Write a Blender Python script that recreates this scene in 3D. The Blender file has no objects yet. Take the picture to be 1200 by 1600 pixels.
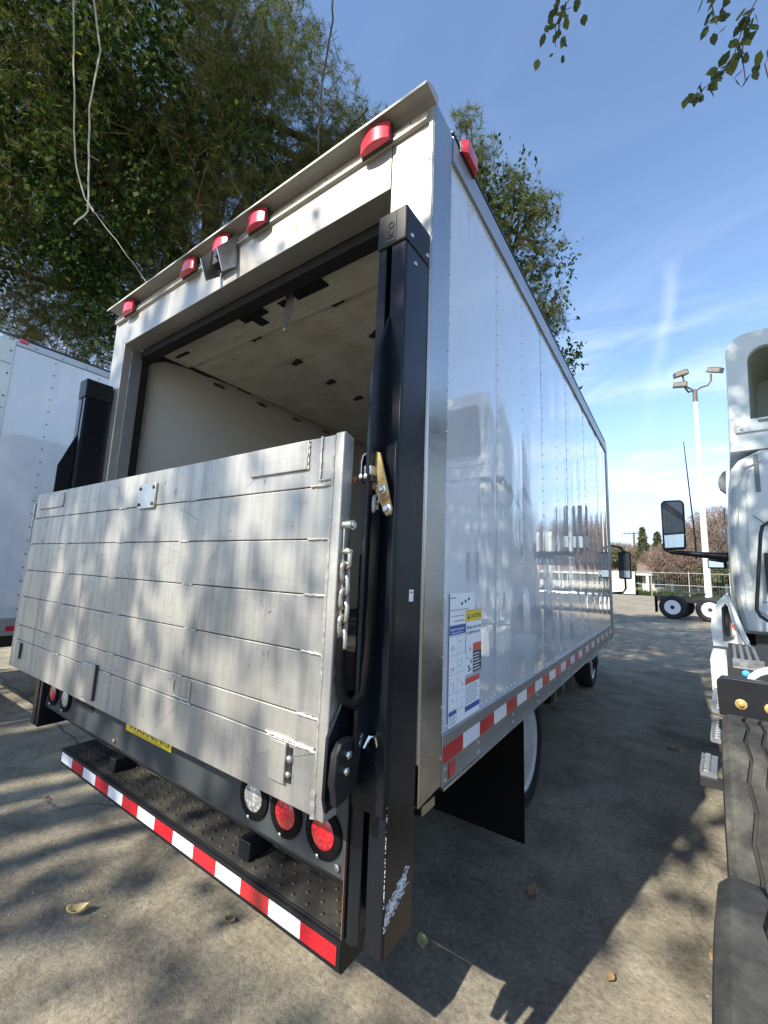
import bpy, math, random
import numpy as np
from mathutils import Vector, Matrix
R = math.radians
scene = bpy.context.scene
col = scene.collection

# ------------------------------------------------------------------ camera
cam_d = bpy.data.cameras.new('camera'); cam = bpy.data.objects.new('camera', cam_d); col.objects.link(cam)
cr = Vector((0.823217, 0.56640231, 0.03875816)); cu = Vector((0.04910024, -0.13904361, 0.98906827)); cf = Vector((-0.56559963, 0.81231478, 0.14227356))
cam.matrix_world = Matrix(((cr.x, cu.x, -cf.x, .634), (cr.y, cu.y, -cf.y, -1.136), (cr.z, cu.z, -cf.z, 1.55), (0, 0, 0, 1)))
cam_d.sensor_fit = 'HORIZONTAL'; cam_d.sensor_width = 36.0; cam_d.lens = 651.74 / 1200 * 36
cam_d.clip_start = .02; cam_d.clip_end = 900
scene.camera = cam

# ------------------------------------------------------------------ light
SUN_TO = Vector((-.28, -1.17, 1.0)).normalized()          # direction towards the sun
el = math.asin(SUN_TO.z); az = math.atan2(SUN_TO.x, SUN_TO.y)
sun_d = bpy.data.lights.new('sun', 'SUN'); sun = bpy.data.objects.new('sun', sun_d); col.objects.link(sun)
sun_d.energy = 4.7; sun_d.angle = R(.53); sun_d.color = (1, .93, .80)
sun.rotation_euler = SUN_TO.to_track_quat('Z', 'Y').to_euler(); sun.location = (0, -30, 40)
world = bpy.data.worlds.new('World'); scene.world = world; world.use_nodes = True
wn = world.node_tree.nodes; wl = world.node_tree.links; wn.clear()
wo = wn.new('ShaderNodeOutputWorld'); bg = wn.new('ShaderNodeBackground'); wl.new(bg.outputs[0], wo.inputs[0])
sky = wn.new('ShaderNodeTexSky'); sky.sky_type = 'NISHITA'; sky.sun_disc = False
sky.sun_elevation = el; sky.sun_rotation = az; sky.air_density = 1.0; sky.dust_density = .15; sky.ozone_density = 2.2
bg.inputs[1].default_value = .15
tc = wn.new('ShaderNodeTexCoord')
sep = wn.new('ShaderNodeSeparateXYZ'); wl.new(tc.outputs['Generated'], sep.inputs[0])
def wmath(op, a, b=None, c=None, clamp=False):
    n = wn.new('ShaderNodeMath'); n.operation = op; n.use_clamp = clamp
    for i, v in enumerate((a, b, c)):
        if v is None: continue
        if isinstance(v, (int, float)): n.inputs[i].default_value = v
        else: wl.new(v, n.inputs[i])
    return n.outputs[0]
def wmap(v, a, b, c, d):
    n = wn.new('ShaderNodeMapRange'); n.interpolation_type = 'SMOOTHSTEP'; wl.new(v, n.inputs[0])
    for i, x in enumerate((a, b, c, d)): n.inputs[i + 1].default_value = x
    return n.outputs[0]
# thin cirrus: direction divided by height, so the streaks run like a flat layer
den = wmath('ADD', sep.outputs[2], .18)
cx = wmath('DIVIDE', sep.outputs[0], den); cy = wmath('DIVIDE', sep.outputs[1], den)
comb = wn.new('ShaderNodeCombineXYZ'); wl.new(wmath('MULTIPLY', cx, .9), comb.inputs[0]); wl.new(wmath('MULTIPLY', cy, 2.1), comb.inputs[1])
nz = wn.new('ShaderNodeTexNoise'); nz.inputs['Scale'].default_value = 1.35; nz.inputs['Detail'].default_value = 9; nz.inputs['Roughness'].default_value = .58; nz.inputs['Distortion'].default_value = .5
wl.new(comb.outputs[0], nz.inputs['Vector'])
cl = wmap(nz.outputs[0], .44, .70, 0, 1)
band = wmap(sep.outputs[2], .12, .68, 1, .05)
low = wmap(sep.outputs[2], 0, .36, .85, 0)
cloud = wmath('MULTIPLY', cl, band)
# contrail: a soft band along the plane through two directions
v1 = Vector((.023, .833, .553)); v2 = Vector((-.025, .945, .327)); nn = v1.cross(v2).normalized()
dp = wn.new('ShaderNodeVectorMath'); dp.operation = 'DOT_PRODUCT'; wl.new(tc.outputs['Generated'], dp.inputs[0]); dp.inputs[1].default_value = nn
nz2 = wn.new('ShaderNodeTexNoise'); nz2.inputs['Scale'].default_value = 9; nz2.inputs['Detail'].default_value = 6; wl.new(tc.outputs['Generated'], nz2.inputs['Vector'])
off = wmath('MULTIPLY_ADD', nz2.outputs[0], .05, -.025)
dist = wmath('ABSOLUTE', wmath('ADD', dp.outputs['Value'], off))
trail = wmath('MULTIPLY', wmap(dist, .0, .022, 1, 0), wmath('MULTIPLY', wmap(sep.outputs[2], .30, .50, .35, 1), wmap(sep.outputs[2], .545, .575, 1, 0)))
fy = wmap(sep.outputs[1], .2, .5, 0, 1)
trail = wmath('MULTIPLY', wmath('MULTIPLY', trail, fy), wmath('MULTIPLY', nz2.outputs[0], .8))
cloud = wmath('ADD', wmath('MULTIPLY', cloud, .85), wmath('MULTIPLY', trail, .36), clamp=True)
mx = wn.new('ShaderNodeMix'); mx.data_type = 'RGBA'
wl.new(cloud, mx.inputs[0]); wl.new(sky.outputs[0], mx.inputs[6]); mx.inputs[7].default_value = (4.3, 4.85, 5.6, 1)
mh_ = wn.new('ShaderNodeMix'); mh_.data_type = 'RGBA'; wl.new(low, mh_.inputs[0]); wl.new(sky.outputs[0], mh_.inputs[6]); mh_.inputs[7].default_value = (2.45, 3.15, 4.2, 1); wl.new(mh_.outputs[2], mx.inputs[6])
wl.new(mx.outputs[2], bg.inputs[0])

scene.view_settings.view_transform = 'Standard'; scene.view_settings.look = 'None'
scene.view_settings.exposure = 1.02; scene.view_settings.gamma = 1; scene.view_settings.use_curve_mapping = False
scene.render.engine = 'CYCLES'
scene.cycles.max_bounces = 6; scene.cycles.diffuse_bounces = 3; scene.cycles.glossy_bounces = 4; scene.cycles.transmission_bounces = 3

# ------------------------------------------------------------------ materials
class Mat:
    def __init__(s, name):
        s.m = bpy.data.materials.new(name); s.m.use_nodes = True; s.nt = s.m.node_tree; s.n = s.nt.nodes; s.l = s.nt.links
        s.b = s.n['Principled BSDF']; s.out = s.n['Material Output']; s._tc = None
    def new(s, t, **k):
        n = s.n.new(t)
        for a, v in k.items(): setattr(n, a, v)
        return n
    def tc(s, which='Object'):
        if s._tc is None: s._tc = s.new('ShaderNodeTexCoord')
        return s._tc.outputs[which]
    def mapping(s, scale, which='Object', loc=(0, 0, 0)):
        if which == 'World':
            src = s.new('ShaderNodeNewGeometry').outputs['Position']
        else: src = s.tc(which)
        m = s.new('ShaderNodeMapping'); s.l.new(src, m.inputs[0]); m.inputs['Scale'].default_value = scale; m.inputs['Location'].default_value = loc
        return m.outputs[0]
    def noise(s, scale, detail=5, rough=.55, vec=None, dist=0):
        n = s.new('ShaderNodeTexNoise'); n.inputs['Scale'].default_value = scale; n.inputs['Detail'].default_value = detail
        n.inputs['Roughness'].default_value = rough; n.inputs['Distortion'].default_value = dist
        s.l.new(vec if vec is not None else s.tc(), n.inputs['Vector']); return n.outputs[0]
    def ramp(s, fac, stops):
        r = s.new('ShaderNodeValToRGB'); e = r.color_ramp.elements
        while len(e) < len(stops): e.new(.5)
        for i, (p, c) in enumerate(stops):
            e[i].position = p; e[i].color = tuple(c) + (1,) if len(c) == 3 else c
        s.l.new(fac, r.inputs[0]); return r.outputs[0]
    def mr(s, v, a, b, c, d):
        n = s.new('ShaderNodeMapRange'); s.l.new(v, n.inputs[0])
        for i, x in enumerate((a, b, c, d)): n.inputs[i + 1].default_value = x
        return n.outputs[0]
    def mix(s, fac, a, b, mode='MIX'):
        n = s.new('ShaderNodeMix', data_type='RGBA', blend_type=mode)
        for i, v in ((0, fac), (6, a), (7, b)):
            if isinstance(v, (int, float)): n.inputs[i].default_value = v
            elif isinstance(v, tuple): n.inputs[i].default_value = v + (1,) if len(v) == 3 else v
            else: s.l.new(v, n.inputs[i])
        return n.outputs[2]
    def math(s, op, a, b):
        n = s.new('ShaderNodeMath', operation=op)
        for i, v in enumerate((a, b)):
            if isinstance(v, (int, float)): n.inputs[i].default_value = v
            else: s.l.new(v, n.inputs[i])
        return n.outputs[0]
    def bump(s, h, strength=.3, dist=.002):
        b = s.new('ShaderNodeBump'); b.inputs['Strength'].default_value = strength; b.inputs['Distance'].default_value = dist
        s.l.new(h, b.inputs['Height']); s.l.new(b.outputs[0], s.b.inputs['Normal']); return b
    def set(s, **k):
        names = dict(col='Base Color', rough='Roughness', metal='Metallic', spec='Specular IOR Level', coat='Coat Weight', coatr='Coat Roughness', trans='Transmission Weight', ior='IOR', alpha='Alpha', em='Emission Color', ems='Emission Strength', aniso='Anisotropic')
        for a, v in k.items():
            i = s.b.inputs[names[a]]
            if isinstance(v, (int, float)): i.default_value = v
            elif isinstance(v, tuple): i.default_value = v + (1,) if len(v) == 3 else v
            else: s.l.new(v, i)
        return s

M = {}
def simple(name, c, rough=.5, metal=0, var=.12, scale=6, bump=0, **k):
    m = Mat(name); n = m.noise(scale, 6, .6)
    lo = tuple(x * (1 - var) for x in c); hi = tuple(min(1, x * (1 + var)) for x in c)
    m.set(col=m.ramp(n, [(.3, lo), (.7, hi)]), metal=metal, **k)
    m.set(rough=m.mr(n, .3, .7, max(.02, rough - .06), min(1, rough + .08)))
    if bump: m.bump(m.noise(scale * 12, 4, .6), bump)
    M[name] = m.m; return m
simple('white_gelcoat', (.74, .76, .79), .5)
simple('interior_liner', (.66, .64, .58), .55, var=.05, scale=2)
simple('black_rubber', (.0045, .0045, .005), .8, bump=.25)
simple('black_plastic', (.016, .017, .02), .42)
simple('black_seal', (.009, .009, .01), .85)
simple('chrome', (.62, .62, .62), .22, 1)
simple('galvanised', (.50, .50, .48), .38, 1, scale=30)
simple('step_steel', (.30, .32, .34), .5, .8, scale=30)
simple('rust', (.22, .09, .045), .85, scale=40, bump=.4)
simple('white_paint', (.62, .66, .64), .35, var=.08, scale=3, coat=.3)
simple('pole_paint', (.80, .80, .78), .45, var=.04)
simple('rim_paint', (.72, .74, .74), .3, var=.08, coat=.3)
simple('dull_black', (.022, .022, .022), .6, var=.3)
simple('frame_black', (.017, .018, .02), .5, var=.3)
simple('grey_strip', (.17, .18, .20), .45)
simple('recess_grey', (.27, .28, .23), .8, var=.06, scale=3)
simple('yellow_label', (.80, .58, .03), .4, var=.04)
simple('blue_label', (.05, .10, .36), .4, var=.05)
simple('red_label', (.60, .10, .06), .4, var=.05)
simple('white_label', (.80, .83, .86), .4, var=.02)
simple('ink', (.035, .04, .05), .5, var=.05)
simple('ink_grey', (.24, .27, .32), .5, var=.05)
simple('blue_cap', (.05, .33, .62), .5)
simple('fence_metal', (.42, .42, .38), .5, var=.05)
simple('fence_white', (.58, .57, .50), .6, var=.06)
simple('stucco', (.42, .40, .37), .9, var=.1)
simple('stucco_light', (.70, .68, .62), .9, var=.05)
simple('roof_shingle', (.16, .12, .10), .9, var=.2)
simple('wood_pole', (.12, .085, .06), .9, var=.2)
simple('lamp_grey', (.10, .09, .08), .5)
simple('lamp_face', (.24, .22, .19), .3)
simple('dry_leaf', (.36, .24, .12), .8, var=.4, scale=20)
simple('pale_leaf', (.62, .50, .25), .7, var=.2, scale=20)
simple('vine_stem', (.50, .46, .38), .8, var=.2, scale=10)
simple('bark', (.10, .075, .055), .95, var=.35, scale=9, bump=.9)
simple('twig_bark', (.16, .115, .085), .95, var=.3, scale=9)
simple('pebble', (.30, .27, .22), .9, var=.4, scale=30)
simple('strap_grey', (.09, .09, .085), .9, var=.3)
simple('weld', (.50, .48, .43), .5, .7, scale=60, bump=.5)

M['black_rubber'].node_tree.nodes['Principled BSDF'].inputs['Specular IOR Level'].default_value = .14
m = Mat('glossy_panel')                      # white gel coat skin of the box, faintly wavy
v = m.mapping((1, 1, .22)); n = m.noise(2.6, 2, .5, v)
dirt = m.noise(9, 7, .65, m.mapping((1, 1, .35)))
streak = m.noise(1, 6, .65, m.mapping((1, 16, .7))); m.set(col=m.mix(1.0, m.ramp(streak, [(.28, (.92, .925, .93)), (.46, (1, 1, 1))]), m.ramp(dirt, [(.25, (.57, .60, .63)), (.6, (.63, .655, .685)), (.8, (.65, .675, .70))]), 'MULTIPLY'), rough=m.mr(dirt, .3, .75, .03, .07), coat=1.0, coatr=.012, spec=.8)
v2_ = m.noise(7.5, 2, .45, m.mapping((1, 1, .3)))
m.bump(m.math('ADD', n, m.math('MULTIPLY', v2_, .28)), .42, .022)
M['glossy_panel'] = m.m

def brushed(name, c, rough, metal, stretch, streak, spot=0, bs=.1):
    m = Mat(name); v = m.mapping(stretch); n = m.noise(1, 8, .6, v); w = m.noise(2.2, 5, .6)
    c2 = tuple(x * (1 - streak) for x in c); base = m.ramp(n, [(.3, c2), (.62, c)])
    stain = m.ramp(w, [(.36, (1 - spot,) * 3), (.6, (1, 1, 1))])
    m.set(col=m.mix(1.0, base, stain, 'MULTIPLY'), metal=metal, rough=m.mr(n, .3, .7, rough + .1, rough - .04))
    m.bump(n, bs, .001); M[name] = m.m; return m
brushed('stainless', (.50, .50, .49), .24, 1, (2, 2, 9), .05, .10, .0)
brushed('stainless_frame', (.54, .515, .455), .42, .72, (40, 40, 3), .10, .16)
brushed('rail_aluminium', (.46, .47, .48), .42, .9, (1, 6, 60), .12, .15)
brushed('header_cap', (.50, .49, .45), .55, .7, (3, 30, 30), .15, .1)
# platform: extruded aluminium, vertical rub marks and grey stains
m = Mat('platform_aluminium')
v = m.mapping((26, 4, 1.3)); n = m.noise(1, 9, .68, v); w = m.noise(3.2, 6, .62); fine = m.noise(1, 6, .7, m.mapping((4, 4, 240)))
sc = m.noise(1, 3, .5, m.mapping((3, 3, 34)), 1.5)
base = m.ramp(n, [(.24, (.25, .255, .26)), (.40, (.385, .38, .365)), (.56, (.49, .475, .44)), (.8, (.56, .535, .485))])
st = m.ramp(w, [(.33, (.70, .70, .71)), (.55, (.95, .94, .92)), (.75, (1.04, 1.0, .94))])
spk = m.noise(70, 6, .75); st = m.mix(1.0, st, m.ramp(spk, [(.30, (.72, .70, .66)), (.42, (1, 1, 1))]), 'MULTIPLY')
m.set(col=m.mix(1.0, base, st, 'MULTIPLY'), metal=.62, rough=m.mr(n, .3, .7, .55, .42))
m.bump(m.math('ADD', m.math('MULTIPLY', fine, .5), m.math('ADD', m.math('MULTIPLY', n, .8), sc)), .30, .0016)
M['platform_aluminium'] = m.m
# black powder coat with scuffs
def black_coat(name, c=(.005, .007, .011), rough=.2, scuff=.22):
    m = Mat(name); n = m.noise(3, 8, .62); f = m.noise(22, 8, .7, m.mapping((1, 1, .35)))
    m.set(col=m.mix(m.mr(f, .62, .8, 0, scuff), c, (.10, .105, .11)), rough=m.mr(n, .3, .7, rough, rough + .16), spec=.38)
    m.bump(m.noise(4, 3, .5, m.mapping((1, 1, .3))), .12, .004); M[name] = m.m
black_coat('black_coat'); black_coat('black_coat_matt', (.007, .008, .010), .40, .2)
black_coat('light_panel_grey', (.045, .052, .057), .42, .3)
m = Mat('tread_black'); n = m.noise(9, 8, .65); n2 = m.noise(2.2, 4, .6)
m.set(col=m.ramp(m.math('MULTIPLY', m.math('ADD', n, n2), .5), [(.36, (.010, .010, .0095)), (.5, (.028, .0265, .023)), (.66, (.075, .068, .055))]), rough=.7); m.bump(n, .3); M['tread_black'] = m.m
# retroreflective tape
for nm, c in (('tape_red', (.50, .012, .022)), ('tape_white', (.82, .84, .86))):
    m = Mat(nm); br = m.new('ShaderNodeTexVoronoi'); br.inputs['Scale'].default_value = 130; m.l.new(m.tc(), br.inputs['Vector'])
    m.set(col=m.mix(m.mr(br.outputs['Distance'], 0, .5, 0, .16), c, tuple(x * .6 for x in c)), rough=.28, coat=.6, coatr=.1); M[nm] = m.m
m = Mat('red_lens'); br = m.new('ShaderNodeTexVoronoi'); br.inputs['Scale'].default_value = 85; m.l.new(m.tc(), br.inputs['Vector'])
m.set(col=m.ramp(br.outputs['Distance'], [(.1, (.85, .02, .04)), (.6, (.40, .004, .012))]), rough=.16, coat=1, coatr=.04, spec=.6); m.bump(br.outputs['Distance'], .5, .004); M['red_lens'] = m.m
m = Mat('red_lens_smooth'); m.set(col=m.ramp(m.noise(14, 4, .6), [(.3, (.46, .012, .03)), (.7, (.72, .06, .09))]), rough=.24, coat=.8, coatr=.08); M['red_lens_smooth'] = m.m
m = Mat('clear_lens'); br = m.new('ShaderNodeTexVoronoi'); br.inputs['Scale'].default_value = 75; m.l.new(m.tc(), br.inputs['Vector'])
m.set(col=m.ramp(br.outputs['Distance'], [(.1, (.85, .84, .78)), (.6, (.30, .31, .31))]), rough=.15, coat=1, metal=.3); m.bump(br.outputs['Distance'], .5, .004); M['clear_lens'] = m.m
m = Mat('mirror_glass'); m.set(col=(.62, .66, .68), metal=1.0, rough=.03); M['mirror_glass'] = m.m
m = Mat('glass'); m.set(col=(.02, .025, .03), rough=.04, spec=.8, coat=.6, coatr=.02); M['glass'] = m.m
# yellow zinc latch
m = Mat('yellow_zinc'); n = m.noise(18, 8, .7); m.set(col=m.ramp(n, [(.36, (.22, .11, .05)), (.44, (.46, .33, .12)), (.7, (.60, .47, .20))]), metal=.45, rough=.45); m.bump(n, .2); M['yellow_zinc'] = m.m
# steel chain
m = Mat('chain_steel'); n = m.noise(50, 6, .7); m.set(col=m.ramp(n, [(.36, (.16, .13, .09)), (.5, (.38, .37, .33))]), metal=.8, rough=.5); M['chain_steel'] = m.m
# wooden underside of the roll-up door
m = Mat('door_ply'); n = m.noise(1, 8, .65, m.mapping((2.2, 46, 3))); w = m.noise(3.4, 6, .6); w2 = m.noise(1, 7, .7, m.mapping((5, 22, 3), loc=(3, 1, 0)))
base = m.ramp(n, [(.3, (.56, .53, .43)), (.6, (.72, .69, .58))]); wear = m.ramp(w2, [(.62, (1, 1, 1)), (.70, (.35, .25, .17))])
m.set(col=m.mix(1.0, m.mix(1.0, base, m.ramp(w, [(.35, (.78, .76, .72)), (.6, (1, 1, 1))]), 'MULTIPLY'), wear, 'MULTIPLY'), rough=.7); m.bump(n, .25); M['door_ply'] = m.m
# tyre
m = Mat('tyre'); n = m.noise(7, 8, .65); f = m.noise(60, 5, .6)
f2 = m.noise(16, 8, .7); m.set(col=m.mix(1.0, m.ramp(n, [(.32, (.026, .027, .028)), (.52, (.050, .051, .050)), (.74, (.105, .102, .092))]), m.ramp(f2, [(.34, (.6, .6, .6)), (.6, (1.15, 1.13, 1.08))]), 'MULTIPLY'), rough=.85, spec=.22); m.bump(m.math('ADD', f, f2), .6, .003); M['tyre'] = m.m
m = Mat('tyre_dark'); m.set(col=m.ramp(m.noise(7, 6, .6), [(.3, (.011, .011, .012)), (.7, (.026, .026, .027))]), rough=.8); M['tyre_dark'] = m.m
# ground
m = Mat('paving'); P = m.mapping((1, 1, 1), 'World')
n1 = m.noise(.42, 6, .62, P); n2 = m.noise(3.1, 8, .7, P, .4); n3 = m.noise(38, 6, .75, P); n4 = m.noise(190, 4, .7, P)
vor = m.new('ShaderNodeTexVoronoi', feature='DISTANCE_TO_EDGE'); vor.inputs['Scale'].default_value = .23
wv = m.new('ShaderNodeVectorMath', operation='ADD'); m.l.new(P, wv.inputs[0])
dn = m.new('ShaderNodeTexNoise'); dn.inputs['Scale'].default_value = 1.3; dn.inputs['Detail'].default_value = 5; m.l.new(P, dn.inputs['Vector'])
sc_ = m.new('ShaderNodeVectorMath', operation='SCALE'); m.l.new(dn.outputs['Color'], sc_.inputs[0]); sc_.inputs['Scale'].default_value = .9; m.l.new(sc_.outputs[0], wv.inputs[1])
m.l.new(wv.outputs[0], vor.inputs['Vector'])
crack = m.math('MULTIPLY', m.mr(vor.outputs['Distance'], 0, .005, 1, 0), m.mr(n1, .48, .58, 0, .8))
base = m.ramp(n2, [(.26, (.165, .146, .115)), (.45, (.275, .245, .194)), (.62, (.365, .328, .262)), (.80, (.47, .42, .335))])
big = m.ramp(n1, [(.35, (.72, .73, .76)), (.6, (1, .99, .96))])
c = m.mix(1.0, base, big, 'MULTIPLY')
c = m.mix(1.0, c, m.ramp(n3, [(.3, (.55, .54, .52)), (.5, (.98, .98, .97)), (.70, (1.35, 1.3, 1.2))]), 'MULTIPLY')
patch = m.noise(1.15, 7, .68, m.mapping((1, 1, 1), 'World', (11, 4, 0)), .5)
c = m.mix(1.0, c, m.ramp(patch, [(.34, (.76, .74, .72)), (.48, (.97, .97, .96)), (.62, (1.06, 1.05, 1.02))]), 'MULTIPLY')
c = m.mix(1.0, c, m.ramp(n4, [(.3, (.74, .74, .74)), (.6, (1.06, 1.06, 1.06))]), 'MULTIPLY')
oil = m.noise(.9, 5, .55, m.mapping((1, 1, 1), 'World', (7, 3, 0)), .6)
c = m.mix(m.mr(oil, .60, .72, 0, .62), c, (.055, .046, .038))
red = m.noise(7, 5, .7, m.mapping((1, 1, 1), 'World', (2, 9, 0)))
c = m.mix(m.mr(red, .70, .78, 0, .5), c, (.16, .085, .055))
c = m.mix(m.math('MULTIPLY', crack, .65), c, (.035, .03, .026))
m.set(col=c, rough=.92, spec=.25)
h = m.math('ADD', m.math('MULTIPLY', n2, .9), m.math('ADD', m.math('MULTIPLY', n3, .45), m.math('MULTIPLY', n4, .16)))
m.bump(m.math('SUBTRACT', h, m.math('MULTIPLY', crack, .6)), .75, .02); M['paving'] = m.m
m = Mat('grass'); n = m.noise(2.2, 8, .7, m.mapping((1, 1, 1), 'World')); m.set(col=m.ramp(n, [(.3, (.05, .085, .02)), (.55, (.12, .17, .045)), (.72, (.22, .21, .09))]), rough=.95); m.bump(n, 1, .05); M['grass'] = m.m

def leaf_mat(name, stops, trans=.35, rough=.5):
    m = Mat(name); g = m.new('ShaderNodeNewGeometry'); c = m.ramp(g.outputs['Random Per Island'], stops)
    m.set(col=c, rough=.75, spec=.15)
    t = m.new('ShaderNodeBsdfTranslucent'); m.l.new(m.mix(1.0, c, (1.25, 1.35, .7), 'MULTIPLY'), t.inputs[0])
    x = m.new('ShaderNodeMixShader'); x.inputs[0].default_value = trans
    m.l.new(m.b.outputs[0], x.inputs[1]); m.l.new(t.outputs[0], x.inputs[2]); m.l.new(x.outputs[0], m.out.inputs[0]); M[name] = m.m
leaf_mat('needles', [(0, (.045, .062, .026)), (.45, (.090, .115, .038)), (.8, (.16, .175, .055)), (.95, (.23, .18, .075))], .25, .6)
leaf_mat('ivy_leaves', [(0, (.013, .028, .009)), (.5, (.028, .054, .015)), (.93, (.055, .088, .022)), (.99, (.12, .14, .03)), (.9985, (.42, .30, .03))], .35)
leaf_mat('street_leaves', [(0, (.045, .062, .035)), (.6, (.085, .11, .05)), (.95, (.14, .16, .06))], .3)
leaf_mat('bare_twigs', [(0, (.12, .085, .065)), (.6, (.20, .145, .115)), (1, (.27, .21, .17))], .0, .9)
leaf_mat('conifer_dark', [(0, (.05, .06, .032)), (.6, (.085, .095, .05)), (1, (.13, .13, .07))], .1, .8)

# ------------------------------------------------------------------ mesh builder
class MB:
    def __init__(s): s.v = []; s.f = []
    def add(s, vs, fs):
        o = len(s.v); s.v += [tuple(p) for p in vs]; s.f += [tuple(i + o for i in f) for f in fs]; return s
    def box(s, x0, x1, y0, y1, z0, z1):
        x0, x1 = sorted((x0, x1)); y0, y1 = sorted((y0, y1)); z0, z1 = sorted((z0, z1))
        return s.add([(x0, y0, z0), (x1, y0, z0), (x1, y1, z0), (x0, y1, z0), (x0, y0, z1), (x1, y0, z1), (x1, y1, z1), (x0, y1, z1)],
                     [(0, 3, 2, 1), (4, 5, 6, 7), (0, 1, 5, 4), (1, 2, 6, 5), (2, 3, 7, 6), (3, 0, 4, 7)])
    def prism(s, pts, axis, a, b):
        """pts: 2D outline; axis 'x' -> (y,z), 'y' -> (x,z), 'z' -> (x,y)"""
        def P(p, t): return {'x': (t, p[0], p[1]), 'y': (p[0], t, p[1]), 'z': (p[0], p[1], t)}[axis]
        n = len(pts); vs = [P(p, a) for p in pts] + [P(p, b) for p in pts]
        return s.add(vs, [tuple(range(n))[::-1], tuple(range(n, 2 * n))] + [(i, (i + 1) % n, n + (i + 1) % n, n + i) for i in range(n)])
    def tube(s, path, r, n=8, closed=False):
        path = [Vector(p) for p in path]; k = len(path); rings = []
        prev = None
        for i, p in enumerate(path):
            if closed: t = path[(i + 1) % k] - path[i - 1]
            else: t = path[min(i + 1, k - 1)] - path[max(i - 1, 0)]
            t.normalize()
            if prev is None: a = t.orthogonal().normalized()
            else:
                a = prev - t * prev.dot(t); a = a.normalized() if a.length > 1e-6 else t.orthogonal().normalized()
            prev = a; b = t.cross(a); rr = r[i] if isinstance(r, (list, tuple)) else r
            rings.append([p + (a * math.cos(2 * math.pi * j / n) + b * math.sin(2 * math.pi * j / n)) * rr for j in range(n)])
        vs = [q for ring in rings for q in ring]; fs = []
        for i in range(k if closed else k - 1):
            i2 = (i + 1) % k
            for j in range(n): fs.append((i * n + j, i * n + (j + 1) % n, i2 * n + (j + 1) % n, i2 * n + j))
        if not closed: fs += [tuple(range(n))[::-1], tuple(range((k - 1) * n, k * n))]
        return s.add(vs, fs)
    def lathe(s, prof, c, axis='x', n=32, sign=1):
        """prof: (radius, offset along axis)"""
        c = Vector(c); A = {'x': Vector((1, 0, 0)), 'y': Vector((0, 1, 0)), 'z': Vector((0, 0, 1))}[axis] * sign
        B = {'x': Vector((0, 1, 0)), 'y': Vector((0, 0, 1)), 'z': Vector((1, 0, 0))}[axis]; C2 = A.cross(B)
        vs = []; fs = []
        for r, t in prof:
            for j in range(n):
                th = 2 * math.pi * j / n; vs.append(c + A * t + (B * math.cos(th) + C2 * math.sin(th)) * r)
        for i in range(len(prof) - 1):
            for j in range(n): fs.append((i * n + j, (i + 1) * n + j, (i + 1) * n + (j + 1) % n, i * n + (j + 1) % n))
        fs.append(tuple(range(n))); fs.append(tuple(range((len(prof) - 1) * n, len(prof) * n))[::-1])
        return s.add(vs, fs)
    def sphere(s, c, r, n=8, m=5, half=None):
        prof = [(max(1e-4, r * math.sin(math.pi * i / m)), -r * math.cos(math.pi * i / m)) for i in range(m + 1)]
        return s.lathe(prof, c, half or 'z', n)
    def build(s, name, mat, parent=None, smooth=False, bevel=0, seg=2):
        me = bpy.data.meshes.new(name); me.from_pydata(s.v, [], s.f); me.validate(); 
        import bmesh
        bm = bmesh.new(); bm.from_mesh(me); bmesh.ops.recalc_face_normals(bm, faces=bm.faces); bm.to_mesh(me); bm.free()
        me.materials.append(M[mat] if isinstance(mat, str) else mat)
        o = bpy.data.objects.new(name, me); col.objects.link(o)
        if parent: o.parent = parent
        if smooth:
            me.shade_smooth()
            if hasattr(me, 'set_sharp_from_angle'): me.set_sharp_from_angle(angle=R(38))
        if bevel:
            b = o.modifiers.new('bevel', 'BEVEL'); b.width = bevel; b.segments = seg; b.limit_method = 'ANGLE'; b.angle_limit = R(35); b.harden_normals = False
            me.shade_smooth()
            if hasattr(me, 'set_sharp_from_angle'): me.set_sharp_from_angle(angle=R(50))
        return o
def part(name, mat, parent, *boxes, bevel=0, **k):
    mb = MB()
    for b in boxes: mb.box(*b)
    return mb.build(name, mat, parent, bevel=bevel, **k)
def thing(name, label, cat, loc=(0, 0, 0), rz=0, group=None):
    o = bpy.data.objects.new(name, None); o.empty_display_size = .2; col.objects.link(o); o.location = loc; o.rotation_euler = (0, 0, rz)
    o['label'] = label; o['category'] = cat
    if group: o['group'] = group
    return o
def tag(o, label, cat, group=None):
    o['label'] = label; o['category'] = cat
    if group: o['group'] = group
    return o
def stuff(o): o['kind'] = 'stuff'; return o
def structure(o): o['kind'] = 'structure'; return o
def copy_tree(o, parent=None):
    c = o.copy(); col.objects.link(c); c.parent = parent
    for ch in list(o.children): copy_tree(ch, c)
    return c
def share(o, parent, loc=None, rot=None, scale=None):
    c = o.copy(); col.objects.link(c); c.parent = parent
    if loc is not None: c.location = loc
    if rot is not None: c.rotation_euler = rot
    if scale is not None: c.scale = scale
    return c
def text_mesh(name, s, size, mat, parent, mw, extrude=.0006, align='LEFT'):
    cu_ = bpy.data.curves.new(name, 'FONT'); cu_.body = s; cu_.size = size; cu_.extrude = extrude; cu_.align_x = align; cu_.resolution_u = 2
    t = bpy.data.objects.new(name + '_tmp', cu_); col.objects.link(t)
    dg = bpy.context.evaluated_depsgraph_get(); me = bpy.data.meshes.new_from_object(t.evaluated_get(dg))
    bpy.data.objects.remove(t); bpy.data.curves.remove(cu_)
    me.materials.clear(); me.materials.append(M[mat]); me.transform(mw); me.name = name
    o = bpy.data.objects.new(name, me); col.objects.link(o); o.parent = parent; return o
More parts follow.
